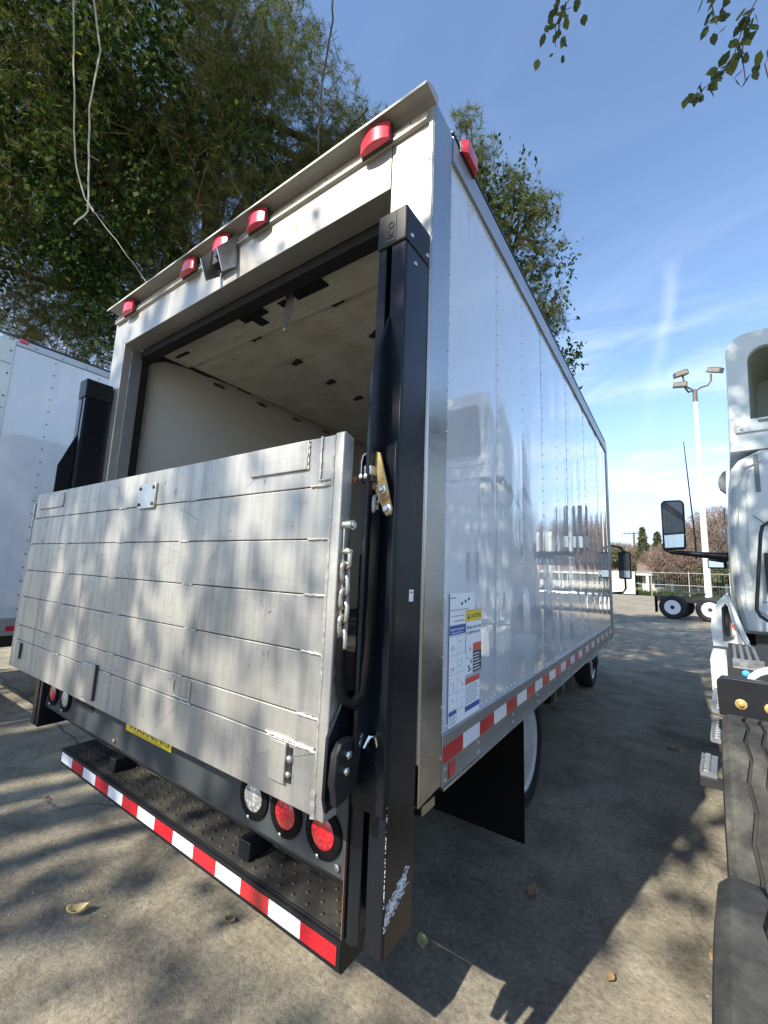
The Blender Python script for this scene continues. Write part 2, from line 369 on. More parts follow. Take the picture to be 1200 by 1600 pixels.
# text standing on a plane facing +x (reads along +y, up z) and facing -y (reads along +x)
def face_x(x, y, z): return Matrix(((0, 0, 1, x), (1, 0, 0, y), (0, 1, 0, z), (0, 0, 0, 1)))
def face_rear(x, y, z): return Matrix(((1, 0, 0, x), (0, 0, -1, y), (0, 1, 0, z), (0, 0, 0, 1)))

# ------------------------------------------------------------------ ground
def sheet(name, mat, x0, x1, y0, y1, z, n=1):
    mb = MB()
    for i in range(n):
        for j in range(n):
            a, b = x0 + (x1 - x0) * i / n, x0 + (x1 - x0) * (i + 1) / n; c, d = y0 + (y1 - y0) * j / n, y0 + (y1 - y0) * (j + 1) / n
            mb.add([(a, c, z), (b, c, z), (b, d, z), (a, d, z)], [(0, 1, 2, 3)])
    return structure(mb.build(name, mat))
sheet('ground', 'paving', -400, 400, -400, 400, 0)
for (ax, ay, bx_, by_) in ((-3.2, 11.9, 14, 10.1), (-8, 6.2, -2.6, 6.6), (1.6, -8, 2.1, 60), (-9, .9, -3.6, .55), (-40, 20.5, 60, 17.5)):
    jn = MB(); n_ = 26; pts_ = []; rj = random.Random(int(ax * 10))
    for i in range(n_ + 1): t = i / n_; pts_.append((ax + (bx_ - ax) * t + rj.uniform(-.02, .02), ay + (by_ - ay) * t + rj.uniform(-.02, .02)))
    dxy = Vector((bx_ - ax, by_ - ay)).normalized(); px_, py_ = -dxy.y * .009, dxy.x * .009
    for i in range(n_): (x0_, y0_), (x1_, y1) = pts_[i], pts_[i + 1]; jn.add([(x0_ + px_, y0_ + py_, .004), (x0_ - px_, y0_ - py_, .004), (x1_ - px_, y1 - py_, .004), (x1_ + px_, y1 + py_, .004)], [(0, 1, 2, 3)])
    structure(jn.build('paving_joint', 'strap_grey'))
sheet('grass_verge', 'grass', -200, 200, 57.3, 320, .03)

# ------------------------------------------------------------------ wheels
def wheel(parent, x, y, z, r, w, side, rim_r, mat='tyre_dark', dish=.05, tread=False, dual=False, hub=True):
    """side=+1: the outer face looks towards +x. x is the outer face."""
    cx = x - side * w / 2
    t = MB(); h = w / 2; sh = .03
    prof = [(rim_r, -h * .72), (rim_r + .02, -h * .86), (r - .09, -h), (r - .03, -h * .97), (r - .006, -h + sh), (r, -h + sh + .02), (r, h - sh - .02), (r - .006, h - sh), (r - .03, h * .97), (r - .09, h), (rim_r + .02, h * .86), (rim_r, h * .72)]
    t.lathe(prof, (cx, y, z), 'x', 56)
    ty = t.build('tyre', mat, parent, smooth=True)
    rm = MB(); o = cx + side * h * .74
    rm.lathe([(rim_r + .012, 0), (rim_r + .014, .012), (rim_r - .004, .014), (rim_r - .02, -.01), (rim_r - .03, -dish), (rim_r * .62, -dish - .012), (rim_r * .52, -dish + .02), (rim_r * .36, -dish + .025)] , (o, y, z), 'x', 40, side)
    ri = rm.build('rim', 'rim_paint', parent, smooth=True)
    hb = MB()
    hb.lathe([(rim_r * .36, -dish + .02), (rim_r * .33, -dish + .07), (rim_r * .2, -dish + .085), (.001, -dish + .088)], (o, y, z), 'x', 20, side)
    for k in range(10):
        a = k * math.pi / 5
        c = (o, y + math.cos(a) * rim_r * .47, z + math.sin(a) * rim_r * .47)
        hb.lathe([(.013, -dish), (.013, -dish + .045), (.008, -dish + .055)], c, 'x', 6, side)
    hb.build('hub', 'dull_black', parent, smooth=True)
    hh = MB()
    for k in range(5):
        a = k * 2 * math.pi / 5 + .3; rr = rim_r * .76
        hh.lathe([(rim_r * .13, -dish - .004), (rim_r * .13, -dish + .002)], (o, y + math.cos(a) * rr, z + math.sin(a) * rr), 'x', 12, side)
    hh.build('hand_hole', 'dull_black', parent)
    return ty

# ------------------------------------------------------------------ the box truck (rear at y = 0, right side at x = 0)
random.seed(4)
T = thing('box_truck', 'white box truck seen from its rear corner with a raised silver liftgate', 'truck', (0, 0, 0))
W = -2.50; L = 4.56; ZR = .885; ZP0 = 1.044; ZP1 = 3.133; ZT = 3.255
# skin panels: each its own sheet with a shallow crown so that reflections bend at the seams
seams = [.14, .66, 1.05, 1.47, 1.85, 2.21, 2.60, 2.99, 3.38, 3.77, 4.16, L - .02]
for i in range(len(seams) - 1):
    a, b = seams[i], seams[i + 1]; vs = []; fs = []; ny, nzz = 10, 16
    rr = random.Random(i); amp = rr.uniform(.0012, .0032); ph = rr.uniform(0, 6); tw = rr.uniform(-.001, .001)
    for k in range(nzz + 1):
        for j in range(ny + 1):
            u = j / ny; z = ZP0 - .02 + (ZP1 + .02 - ZP0 + .02) * k / nzz
            x = -.004 + amp * math.sin(math.pi * u) * (1 + .35 * math.sin(z * 2.1 + ph)) + tw * (u - .5) * math.sin(z * 3 + ph) - (.0 if i % 2 else .0009)
            vs.append((x, a + (b - a) * u - (.008 if (i % 2 and j == 0) else 0), z))
    for k in range(nzz):
        for j in range(ny): q = k * (ny + 1) + j; fs.append((q, q + 1, q + ny + 2, q + ny + 1))
    mb = MB(); mb.add(vs, fs); o = mb.build('side_panel', 'glossy_panel', T, smooth=True)
rv = MB()
def rivet(mb, c, r=.0045, ax='x', sign=1):
    mb.lathe([(r, 0), (r * .8, r * .55), (r * .3, r * .8)], c, ax, 7, sign)
for s_ in seams[:-1]:
    z = 1.09
    while z < 3.10: rivet(rv, (-.003, s_ + .012, z), .0042); z += .0762
yy = .18
while yy < L - .04:
    rivet(rv, (-.002, yy, ZP0 + .018), .0045); rivet(rv, (-.002, yy, ZP1 - .018), .004); yy += .051
stuff(rv.build('rivets', 'white_gelcoat', T, smooth=True))
# stainless corner post on the side, post caps
MB().prism([(0.0, ZR), (.14, ZR + .012), (.14, 3.255), (0.0, 3.262)], 'x', -.16, .003).build('corner_post', 'stainless', T, bevel=.004)
pr = MB()
z = .98
while z < 3.2: rivet(pr, (.003, .132, z), .0048); z += .152
stuff(pr.build('post_rivets', 'galvanised', T, smooth=True))
part('door_edge_foot', 'stainless', T, (-.10, .002, .02, .10, ZR - .028, ZR - .002))
# top rail, roof, front corner
MB().prism([(.0, ZP1), (.012, ZP1 + .006), (.014, 3.225), (.006, 3.262), (-.03, 3.285), (-.05, 3.285), (-.05, ZP1)], 'y', .0, .0).v
tr = MB(); tr.add([(p[0], y, p[1]) for y in (.143, L) for p in [(0, ZP1), (.009, ZP1 + .004), (.011, 3.215), (.004, 3.252), (-.03, 3.272), (-.06, 3.272), (-.06, ZP1)]],
       [tuple(range(7)), tuple(range(7, 14))[::-1]] + [(i, (i + 1) % 7, 7 + (i + 1) % 7, 7 + i) for i in range(7)])
tr.build('top_rail', 'rail_aluminium', T, smooth=True)
part('roof_edge_seal', 'frame_black', T, (-.034, .002, .143, L + .003, 3.273, 3.283))
rc = MB(); rc.prism([(W + .02, 3.26), (W + .05, 3.285), (-.05, 3.285), (-.036, 3.272), (-.036, 3.24), (W + .02, 3.24)], 'y', .02, L).build('roof', 'white_gelcoat', T)
fc = MB(); arc = [(L + .0, 3.27), (L + .10, 3.20), (L + .13, 3.02), (L + .13, .90), (L - .0, .90)]
fc.prism(arc, 'x', W, .006).build('front_cap', 'rail_aluminium', T, bevel=.006)
# lower rail and its tape
MB().prism([(ZR + .0, .0), (ZR + .0, 0)], 'x', 0, 0).v
lr = MB(); lr.prism([(-.05, ZR + .004), (.004, ZR + .004), (.004, ZP0), (-.05, ZP0)], 'y', .143, L + .13)
lr.build('lower_rail', 'rail_aluminium', T, bevel=.0015)
part('rail_lip', 'chrome', T, (-.03, .010, .143, L + .13, ZR - .004, ZR + .003))
seg = .1524; y0 = .146; k = 0
ta = None; tb = None
while y0 < L:
    y1 = min(y0 + seg, L + .1); k += 1
    part('conspicuity_tape', 'tape_red' if k % 2 else 'tape_white', T, (.0042, .0056, y0 + .0006, y1 - .0006, .957, 1.0075)); y0 += seg
part('side_reflector', 'tape_red', T, (.0042, .009, .188, .232, .902, .948), bevel=.001)
bl = MB()
for yb in [.165, .44, .85, 1.26, 1.67, 2.08, 2.49, 2.9, 3.31, 3.72, 4.13]:
    for zb in (.905, .938): rivet(bl, (.004, yb, zb), .0075)
stuff(bl.build('rail_bolts', 'galvanised', T, smooth=True))
# interior: liner, floor, front wall, ceiling
part('left_wall', 'interior_liner', T, (W + .02, -2.43, .16, L, 1.0, 3.24))
part('left_skin', 'white_gelcoat', T, (W, W + .018, .14, L + .13, ZR, 3.25))
part('floor', 'dull_black', T, (W + .021, -.02, .0, L - .02, 1.06, 1.12))
part('front_wall', 'interior_liner', T, (W + .08, -.03, L - .05, L - .02, 1.12, 3.24))
part('interior_right_wall', 'interior_liner', T, (-.06, -.02, .16, L - .06, 1.13, 3.13))
part('ceiling_liner', 'interior_liner', T, (-2.42, -.07, .2, L - .06, 3.225, 3.238))
# rear frame
part('right_post', 'stainless_frame', T, (-.18, -.0015, -.004, .13, 1.0, 3.245), bevel=.004)
part('left_post', 'stainless_frame', T, (W, -2.33, -.002, .05, 1.0, 3.245), bevel=.004)
part('left_jamb', 'rail_aluminium', T, (-2.335, -2.322, .052, .115, 1.0, 2.99))
part('door_track', 'black_seal', T, (-2.40, -2.335, .117, .17, 1.0, 2.97), (-2.345, -2.33, .117, .15, 1.0, 2.97))
part('track_channel', 'galvanised', T, (-2.395, -2.385, .172, .20, 1.0, 2.94), (-2.368, -2.36, .172, .20, 1.0, 2.94))
MB().prism([(-.006, 2.992), (-.006, 3.245), (.10, 3.245), (.10, 2.992)], 'x', -2.328, -.182).build('header', 'stainless_frame', T, bevel=.003)
part('header_seal', 'black_seal', T, (-2.33, -.182, .101, .15, 2.94, 2.99), (-2.33, -.182, .15, .17, 2.94, 3.2))
# rain gutter overhang
g = MB(); g.prism([(.02, 3.250), (-.068, 3.262), (-.078, 3.242), (-.081, 3.243), (-.071, 3.268), (-.03, 3.296), (.02, 3.296)], 'x', W + .015, .004)
g.build('rain_gutter', 'header_cap', T, bevel=.002)
# strip that carries the marker lights
st_ = MB(); st_.prism([(-.006, 3.176), (-.022, 3.178), (-.022, 3.188), (-.014, 3.191), (-.014, 3.196), (-.022, 3.199), (-.022, 3.208), (-.006, 3.210)], 'x', -2.478, -.024)
st_.build('light_strip', 'stainless_frame', T)
sd = MB()
for i in range(12): sd.lathe([(.004, 0), (.003, .002)], (-2.4 + i * .21, -.0225, 3.203), 'y', 7, -1)
stuff(sd.build('strip_screws', 'dull_black', T))
def marker(x0, x1):
    b = MB(); b.box(x0, x1, -.022, -.034, 3.166, 3.246); base = b.build('marker_light', 'dull_black', T, bevel=.003)
    l = MB(); n = 9; pr_ = []
    for i in range(n + 1):
        a = i / n; pr_.append((x0 + .004 + (x1 - x0 - .008) * a, -.034 - .032 * math.sin(math.pi * (.12 + .76 * a)) ** .8))
    pts = [(x0 + .004, -.034)] + pr_ + [(x1 - .004, -.034)]
    l.prism(pts[::-1], 'z', 3.170, 3.243).build('lens', 'red_lens_smooth', base, bevel=.003)
for c in (-.238, -.945, -1.235, -1.54, -2.245): marker(c - .072, c + .072)
# side marker near the roof edge
b = part('side_marker', 'dull_black', T, (.010, .018, .19, .33, 3.222, 3.27))
MB().prism([(.19, .018), (.21, .036), (.31, .036), (.33, .018)], 'z', 3.224, 3.282).v
lm = MB(); lm.prism([(.018, .192), (.040, .215), (.040, .305), (.018, .328)], 'z', 3.224, 3.285); lm.build('lens', 'red_lens_smooth', b, bevel=.003)
# camera housing: two wedge cheeks and a dark lens block
ho = part('camera_housing', 'galvanised', T, (-1.262, -1.122, -.0235, -.021, 3.06, 3.23))
for xx in (-1.268, -1.128): MB().prism([(-.024, 3.235), (-.125, 3.085), (-.085, 2.985), (-.010, 3.06)], 'x', xx, xx + .006).build('cheek_plate', 'galvanised', ho)
part('camera_body', 'dull_black', ho, (-1.25, -1.134, -.07, -.022, 3.075, 3.17), bevel=.006)
cl_ = MB(); cl_.lathe([(.026, 0), (.026, .018), (.018, .022), (.001, .018)], (-1.19, -.07, 3.12), 'y', 16, -1); cl_.build('camera_lens', 'glass', ho, smooth=True)
# roll-up door resting under the roof: wooden sections, hinges, worn pads, strap
ds = [.165, .44, .455, .835, .835, 1.20, 1.20, 1.555, 1.555, 1.92, 1.92, 2.28]
edges = [.170, .452, .828, 1.198, 1.556, 1.92, 2.28, 2.64, 3.0]
for i in range(len(edges) - 1):
    z = 3.048 + (.02 * max(0, 1 - i * 1.2) * -1)
    part('door_section', 'door_ply', T, (-2.33, -.16, edges[i] + .004, edges[i + 1] - .004, z, z + .018), bevel=.0012)
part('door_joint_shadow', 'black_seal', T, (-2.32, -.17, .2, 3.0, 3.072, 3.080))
def hinge(x, y):
    h = MB(); h.prism([(x - .055, y + .0), (x - .018, y - .016), (x + .012, y - .034), (x + .05, y - .020), (x + .034, y + .004), (x + .04, y + .020), (x, y + .018), (x - .03, y + .028)], 'z', 3.034, 3.046)
    h.tube([(x - .04, y, 3.036), (x + .04, y, 3.036)], .007, 6); return h.build('door_hinge', 'dull_black', T)
for j, yv in enumerate(edges[1:6]):
    for xv in (-1.56, -.85): hinge(xv, yv)
for a in ((-1.45, -1.24, .20, .30), (-1.39, -1.32, .30, .37), (-1.005, -.78, .215, .31), (-1.13, -1.06, .27, .31), (-2.25, -2.1, .30, .32)):
    part('worn_pad', 'black_seal', T, (a[0], a[1], a[2], a[3], 3.020, 3.027))
sp = MB(); sp.add([(-.995, .20, 3.04), (-.945, .20, 3.04), (-.985, .21, 2.95), (-.93, .213, 2.94), (-.998, .215, 2.86), (-.955, .218, 2.85), (-1.003, .222, 2.785), (-.994, .222, 2.785)], [(0, 1, 3, 2), (2, 3, 5, 4), (4, 5, 7, 6)])
so = sp.build('pull_strap', 'strap_grey', T); sm_ = so.modifiers.new('thick', 'SOLIDIFY'); sm_.thickness = .003
tk = MB()
tk.tube([(-2.40, .17, 2.93), (-2.40, .21, 3.0), (-2.40, .30, 3.05), (-2.40, .45, 3.075)] + [(-2.40, .45 + .4 * i, 3.085 + .012 * i) for i in range(1, 8)], .020, 6)
for i in range(7): tk.box(-2.43, -2.36, .55 + i * .40, .68 + i * .40, 3.07 + .012 * i, 3.13 + .012 * i)
tk.build('horizontal_track', 'dull_black', T)
bk = MB()
for i in range(5): bk.box(-2.43, -2.418, .72 + i * .44, .82 + i * .44, 3.02, 3.045)
stuff(bk.build('track_brackets', 'galvanised', T))

# liftgate rails
def rail(x0, x1, name='liftgate_rail', outer=1):
    xs = x0 + (x1 - x0) * (.40 if outer > 0 else .60); w2 = .009
    r = MB()
    r.box(x0, xs - w2, -.158, -.150, .60, 2.58); r.box(xs + w2, x1, -.158, -.150, .60, 2.58)
    r.box(x0, x0 + .006, -.150, -.012, .60, 2.58); r.box(x1 - .006, x1, -.150, -.012, .60, 2.58)
    r.box(x0 + .006, x1 - .006, -.05, -.012, .60, 2.58)
    o = r.build(name, 'black_coat', T, bevel=.0035)
    part('slide_insert', 'galvanised', o, (xs - .006, xs + .006, -.135, -.13, 1.95, 2.42))
    c = MB(); c.box(x0 - .003, x1 + .003, -.163, -.008, 2.582, 2.704); cap = c.build('rail_cap', 'black_coat_matt', o, bevel=.006)
    return o, cap
rr_, capR = rail(-.108, -.003); lr_, capL = rail(W + .003, W + .108, outer=-1)
# embossed maker mark on the right cap, letters standing sideways
part('cap_panel', 'black_coat_matt', capR, (-.074, -.038, -.1648, -.1632, 2.592, 2.694), bevel=.001)
mw = Matrix(((0, 1, 0, -.066), (0, 0, -1, -.165), (-1, 0, 0, 2.684), (0, 0, 0, 1)))
mw = Matrix(((0, -1, 0, -.045), (0, 0, -1, -.1650), (1, 0, 0, 2.602), (0, 0, 0, 1)))
text_mesh('embossed_mark', 'ICO', .034, 'black_coat', capR, mw, .0016)
sc = MB()
for (y_, z_) in ((-.13, 2.612), (-.03, 2.612), (-.10, 2.535)): sc.lathe([(.008, 0), (.007, .004), (.002, .006)], (.0 if z_ > 2.6 else -.003, y_, z_), 'x', 12)
sc.build('rail_bolt', 'galvanised', rr_, smooth=True)
# runner plates that flare back to carry the platform
for (xa, xb) in ((-.062, -.050), (W + .050, W + .062)):
    MB().prism([(-.14, 2.33), (-.160, 2.335), (-.235, 2.12), (-.238, 1.10), (-.14, 1.10)], 'x', xa, xb).build('runner_plate', 'black_coat', T, bevel=.002)
MB().prism([(-.108, .93), (-.004, .93), (-.004, 1.925), (-.03, 1.915), (-.108, 1.885)], 'y', -.172, -.1605).build('runner_cover', 'black_coat', T, bevel=.002)
MB().prism([(W + .004, .93), (W + .108, .93), (W + .108, 1.885), (W + .004, 1.92)], 'y', -.172, -.1605).build('runner_cover', 'black_coat', T, bevel=.002)
# stay between rail and body, cable clips
part('rail_spacer', 'black_seal', T, (-.10, -.02, -.0115, -.0045, .95, 2.6))
cb = MB(); cb.tube([(-.012, -.006, 2.5), (-.01, -.008, 2.2), (-.013, -.006, 1.7), (-.012, -.006, 1.2)], .005, 6); cb.build('cable', 'black_rubber', T, smooth=True)
part('rail_sticker', 'white_label', rr_, (-.0028, -.0022, -.078, -.054, 1.468, 1.502))
part('rail_sticker_line', 'red_label', rr_, (-.0021, -.0018, -.074, -.059, 1.492, 1.496))
# scraped paint near the foot of the rail
scr = MB(); rs = random.Random(8)
for i in range(90):
    y_ = rs.uniform(-.155, -.05); z_ = .655 + (y_ + .155) * .55 + rs.uniform(0, .055); a = rs.uniform(.003, .02); h_ = rs.uniform(.0015, .007)
    scr.box(-.0029, -.0024, y_, min(-.02, y_ + a), z_, z_ + h_)
for i in range(26):
    z_ = rs.uniform(.72, .97); scr.box(-.0029, -.0022, -.157, -.157 + rs.uniform(.001, .004), z_, z_ + rs.uniform(.004, .02))
for i in range(9):
    y_ = -.15 + i * .011; z_ = .668 + (y_ + .155) * .55; scr.box(-.0029, -.0025, y_, y_ + rs.uniform(.006, .011), z_ + rs.uniform(0, .008), z_ + rs.uniform(.022, .036))
stuff(scr.build('scraped_paint', 'white_label', rr_))

# platform: seven extruded planks, end plate, pads
PL = thing('liftgate_platform', '', ''); del PL['label'], PL['category']; PL.parent = T
zs = [.937, 1.090, 1.169, 1.329, 1.480, 1.633, 1.784, 1.930]
rp = random.Random(5)
for i in range(7):
    xl = -2.53 if i < 5 else (-2.52 if i == 5 else -2.50)
    o = MB(); o.box(xl, -.135, -.286 + rp.uniform(0, .0012), -.246, zs[i] + .0014, zs[i + 1] - .0014)
    o.build('platform_plank', 'platform_aluminium', PL, bevel=.0022)
part('platform_core', 'platform_aluminium', PL, (-2.49, -.14, -.278, -.25, .95, 1.92))
ep = MB(); ep.prism([(-.290, .937), (-.288, 1.93), (-.283, 1.936), (-.244, 1.925), (-.244, 1.69), (-.262, 1.67), (-.262, 1.25), (-.238, 1.20), (-.238, .937)], 'x', -.133, -.100)
ep.build('end_plate', 'platform_aluminium', PL, bevel=.003)
ep = MB(); ep.prism([(-.288, .937), (-.288, 1.88), (-.244, 1.88), (-.244, .937)], 'x', -2.545, -2.532); ep.build('end_plate', 'platform_aluminium', PL, bevel=.003)
wb = MB(); rw = random.Random(2)
def bead(x0, x1, z, r=.003, y=-.288):
    n = max(2, int((x1 - x0) / .007)); wb.tube([(x0 + (x1 - x0) * i / n, y + rw.uniform(-.0006, .0006), z + rw.uniform(-.0012, .0012)) for i in range(n + 1)], [r * rw.uniform(.7, 1.2) for _ in range(n + 1)], 5)
for i, z in enumerate(zs[1:-1]):
    bead(-.215, -.137, z, .0042); bead(-2.525, -2.46, z, .0035)
    for c in (-.80, -1.38, -1.95):
        cc = c + rw.uniform(-.08, .08); bead(cc - .035, cc + .03, z, .003)
def vbead(x, z0, z1, r=.0036, y=-.289):
    n = int((z1 - z0) / .007); wb.tube([(x + rw.uniform(-.0012, .0012), y, z0 + (z1 - z0) * i / n) for i in range(n + 1)], [r * rw.uniform(.7, 1.25) for _ in range(n + 1)], 5)
vbead(-.134, .95, 1.925, .0042); vbead(-.232, 1.838, 1.925); vbead(-.182, 1.80, 1.93, .004); 
bead(-.184, -.140, 1.80, .004); vbead(-2.082, 1.84, 1.91, .003); bead(-.32, -.145, 1.095, .0042); bead(-.33, -.24, 1.098, .004)
vbead(-.82, 1.115, 1.15, .003); vbead(-.72, 1.10, 1.16, .003); bead(-.82, -.72, 1.10, .003); bead(-1.36, -1.25, 1.115, .003)
vbead(-.136, .94, 1.0, .009)
stuff(wb.build('weld_beads', 'weld', PL, smooth=True))
part('plank_groove', 'black_seal', PL, *[(-2.50, -.15, -.2792, -.2786, z - .0014, z + .0014) for z in zs[1:-1]])
part('raised_pad', 'platform_aluminium', PL, (-.490, -.231, -.2945, -.2865, 1.837, 1.926), bevel=.0025)
part('raised_pad', 'platform_aluminium', PL, (-2.43, -2.085, -.2935, -.2865, 1.834, 1.912), bevel=.0025)
lp = part('latch_plate', 'galvanised', PL, (-1.226, -1.090, -.296, -.2865, 1.772, 1.876), bevel=.002)
lb = MB()
for a in (-1.212, -1.104):
    for b_ in (1.79, 1.858): lb.lathe([(.0075, 0), (.0075, .0035), (.003, .0045)], (a, -.296, b_), 'y', 6, -1)
lb.build('plate_bolt', 'dull_black', lp)
hp = part('pocket_plate', 'platform_aluminium', PL, (-.303, -.240, -.2965, -.2865, .986, 1.088), bevel=.002)
part('pocket_slot', 'black_seal', hp, (-.238, -.222, -.288, -.2868, .99, 1.078))
tb_ = MB(); tb_.sphere((-.229, -.288, 1.05), .011, 8, 6); tb_.sphere((-.230, -.289, 1.012), .009, 8, 6); tb_.build('pocket_pin', 'galvanised', hp, smooth=True)
hp = part('pocket_plate', 'platform_aluminium', PL, (-1.558, -1.424, -.2955, -.2865, .961, 1.105), bevel=.002)
part('pocket_edge', 'frame_black', hp, (-1.423, -1.414, -.2955, -.2868, .963, 1.108))
hp = part('pocket_plate', 'platform_aluminium', PL, (-2.452, -2.385, -.2955, -.2865, .995, 1.078), bevel=.002)
part('pocket_edge', 'frame_black', hp, (-2.384, -2.378, -.2955, -.2868, .997, 1.08))
# small marks left on the metal
mk = MB(); rk = random.Random(12)
for i in range(70):
    x_ = rk.uniform(-2.4, -.2); z_ = rk.uniform(.95, 1.9)
    mk.tube([(x_, -.2868, z_), (x_ + rk.uniform(-.015, .02), -.2868, z_ + rk.uniform(-.02, .02))], rk.uniform(.0004, .0011), 4)
stuff(mk.build('scratches', 'ink_grey', PL))
mk = MB()
for i in range(80):
    x_ = rk.uniform(-2.4, -.2); z_ = rk.uniform(1.0, 1.88); a = rk.uniform(-.16, .16); b_ = rk.uniform(-.12, .05)
    if rk.random() < .5: a *= .1
    mk.tube([(x_, -.2868, z_), (x_ + a * .5, -.2869, z_ + b_ * .5 + rk.uniform(-.004, .004)), (x_ + a, -.2868, z_ + b_)], rk.uniform(.0003, .0006), 3)
stuff(mk.build('rub_marks', 'rail_aluminium', PL))
# lower hinge: black plates between platform and rail
MB().prism([(-.238, 1.235), (-.302, 1.138), (-.306, 1.0), (-.296, .965), (-.15, .99), (-.15, 1.235)], 'x', -.097, -.087).build('hinge_plate', 'black_coat', T, bevel=.002)
hb2 = MB().prism([(-.262, 1.132), (-.283, 1.128), (-.300, 1.105), (-.306, 1.04), (-.298, 1.018), (-.292, .985), (-.22, 1.0), (-.20, 1.10), (-.235, 1.13)], 'x', -.080, -.058).build('hinge_arm', 'black_coat_matt', T, bevel=.003)
hbm = MB()
for (a, b_) in ((-.262, 1.098), (-.268, 1.062)): hbm.lathe([(.010, 0), (.010, .008), (.006, .011)], (-.058, a, b_), 'x', 6)
hbm.build('hinge_bolt', 'chrome', hb2)
hk = MB(); hk.tube([(-.045, -.21, 1.10), (-.04, -.195, 1.125), (-.035, -.175, 1.12), (-.032, -.165, 1.085)], .005, 8); hk.build('hinge_hook', 'chrome', T, smooth=True)
# latch: yellow plate, hook bracket, block and bolts
MB().prism([(-.062, 1.872), (-.048, 1.890), (-.036, 1.884), (.010, 1.722), (.008, 1.706), (-.008, 1.702), (-.060, 1.795), (-.048, 1.83)], 'y', -.206, -.198).build('latch_plate', 'yellow_zinc', T, bevel=.002)
lt = MB()
for (a, b_, r_) in ((-.020, 1.775, .012), (-.002, 1.720, .014)): lt.lathe([(r_, 0), (r_, .004), (r_ * .6, .006), (r_ * .55, .014), (.002, .015)], (a, -.206, b_), 'y', 16, -1)
lt.build('latch_bolt', 'galvanised', T, smooth=True)
MB().prism([(-.092, 1.80), (-.092, 1.862), (-.084, 1.882), (-.056, 1.888), (-.056, 1.884), (-.078, 1.876), (-.084, 1.858), (-.084, 1.80)], 'y', -.225, -.195).build('latch_hook', 'chrome', T, bevel=.002)
part('latch_block', 'galvanised', T, (-.072, -.046, -.232, -.20, 1.815, 1.845), bevel=.004)
part('latch_block', 'dull_black', T, (-.085, -.042, -.228, -.19, 1.797, 1.818), bevel=.003)
l2 = MB()
for a in (-.079, -.062): l2.lathe([(.0085, 0), (.0085, .006), (.003, .009)], (a, -.232, 1.812), 'y', 8, -1)
l2.build('latch_stud', 'chrome', T, smooth=True)
MB().sphere((-.098, -.236, 1.805), .0095, 10, 6).build('rusty_pin', 'rust', T, smooth=True); MB().lathe([(.008, 0), (.008, .02)], (-.052, -.21, 1.778), 'z', 8).build('rusty_pin', 'rust', T, smooth=True)
# chain: shackle strap, links, black sleeve
CH = thing('chain', '', ''); del CH['label'], CH['category']; CH.parent = T
cxx, cyy = -.088, -.268
MB().prism([(-.276, 1.68), (-.262, 1.692), (-.248, 1.68), (-.248, 1.60), (-.262, 1.588), (-.276, 1.60)], 'x', cxx - .010, cxx - .004).build('shackle_strap', 'galvanised', CH, bevel=.002)
pn = MB(); pn.lathe([(.013, -.012), (.013, .018), (.008, .018), (.008, .024)], (cxx, cyy, 1.672), 'x', 14); pn.build('shackle_pin', 'galvanised', CH, smooth=True)
pn = MB(); pn.lathe([(.008, -.014), (.008, .016)], (cxx, cyy, 1.600), 'x', 10); pn.lathe([(.007, -.012), (.007, .014)], (cxx, cyy, 1.568), 'x', 10); pn.build('shackle_pin', 'galvanised', CH, smooth=True)
def link_mesh():
    pts = []; a, b_ = .0130, .0115
    for i in range(16):
        th = 2 * math.pi * i / 16; pts.append((math.cos(th) * a, 0, math.sin(th) * a + (b_ if math.sin(th) > 0 else -b_)))
    return MB().tube(pts, .0064, 8, closed=True)
lk = link_mesh().build('chain_link', 'chain_steel', CH, smooth=True); lk.location = (cxx, cyy, 1.580)
zl = 1.580
for i in range(1, 7):
    zl -= .0345; share(lk, CH, (cxx + random.uniform(-.001, .001), cyy, zl), (0, random.uniform(-.08, .08), R(90) if i % 2 else R(random.uniform(-12, 12))))
share(lk, CH, (-.045, -.205, 1.765), (0, 0, R(20))); share(lk, CH, (-.045, -.205, 1.735), (0, 0, R(105)))
sl = MB(); path = [(cxx, cyy, 1.375), (cxx - .002, cyy, 1.31), (cxx, cyy + .002, 1.26), (cxx + .008, cyy + .010, 1.222), (cxx + .024, cyy + .028, 1.208), (cxx + .038, cyy + .048, 1.235), (cxx + .042, cyy + .055, 1.33), (-.044, -.207, 1.5), (-.044, -.205, 1.72)]
fine_path = []
for i in range(len(path) - 1):
    for j in range(4): fine_path.append(Vector(path[i]).lerp(Vector(path[i + 1]), j / 4))
fine_path.append(Vector(path[-1]))
rs2 = random.Random(3); sl.tube(fine_path, [.0135 * rs2.uniform(.82, 1.15) for _ in fine_path], 10); sl.build('chain_sleeve', 'black_rubber', CH, smooth=True)

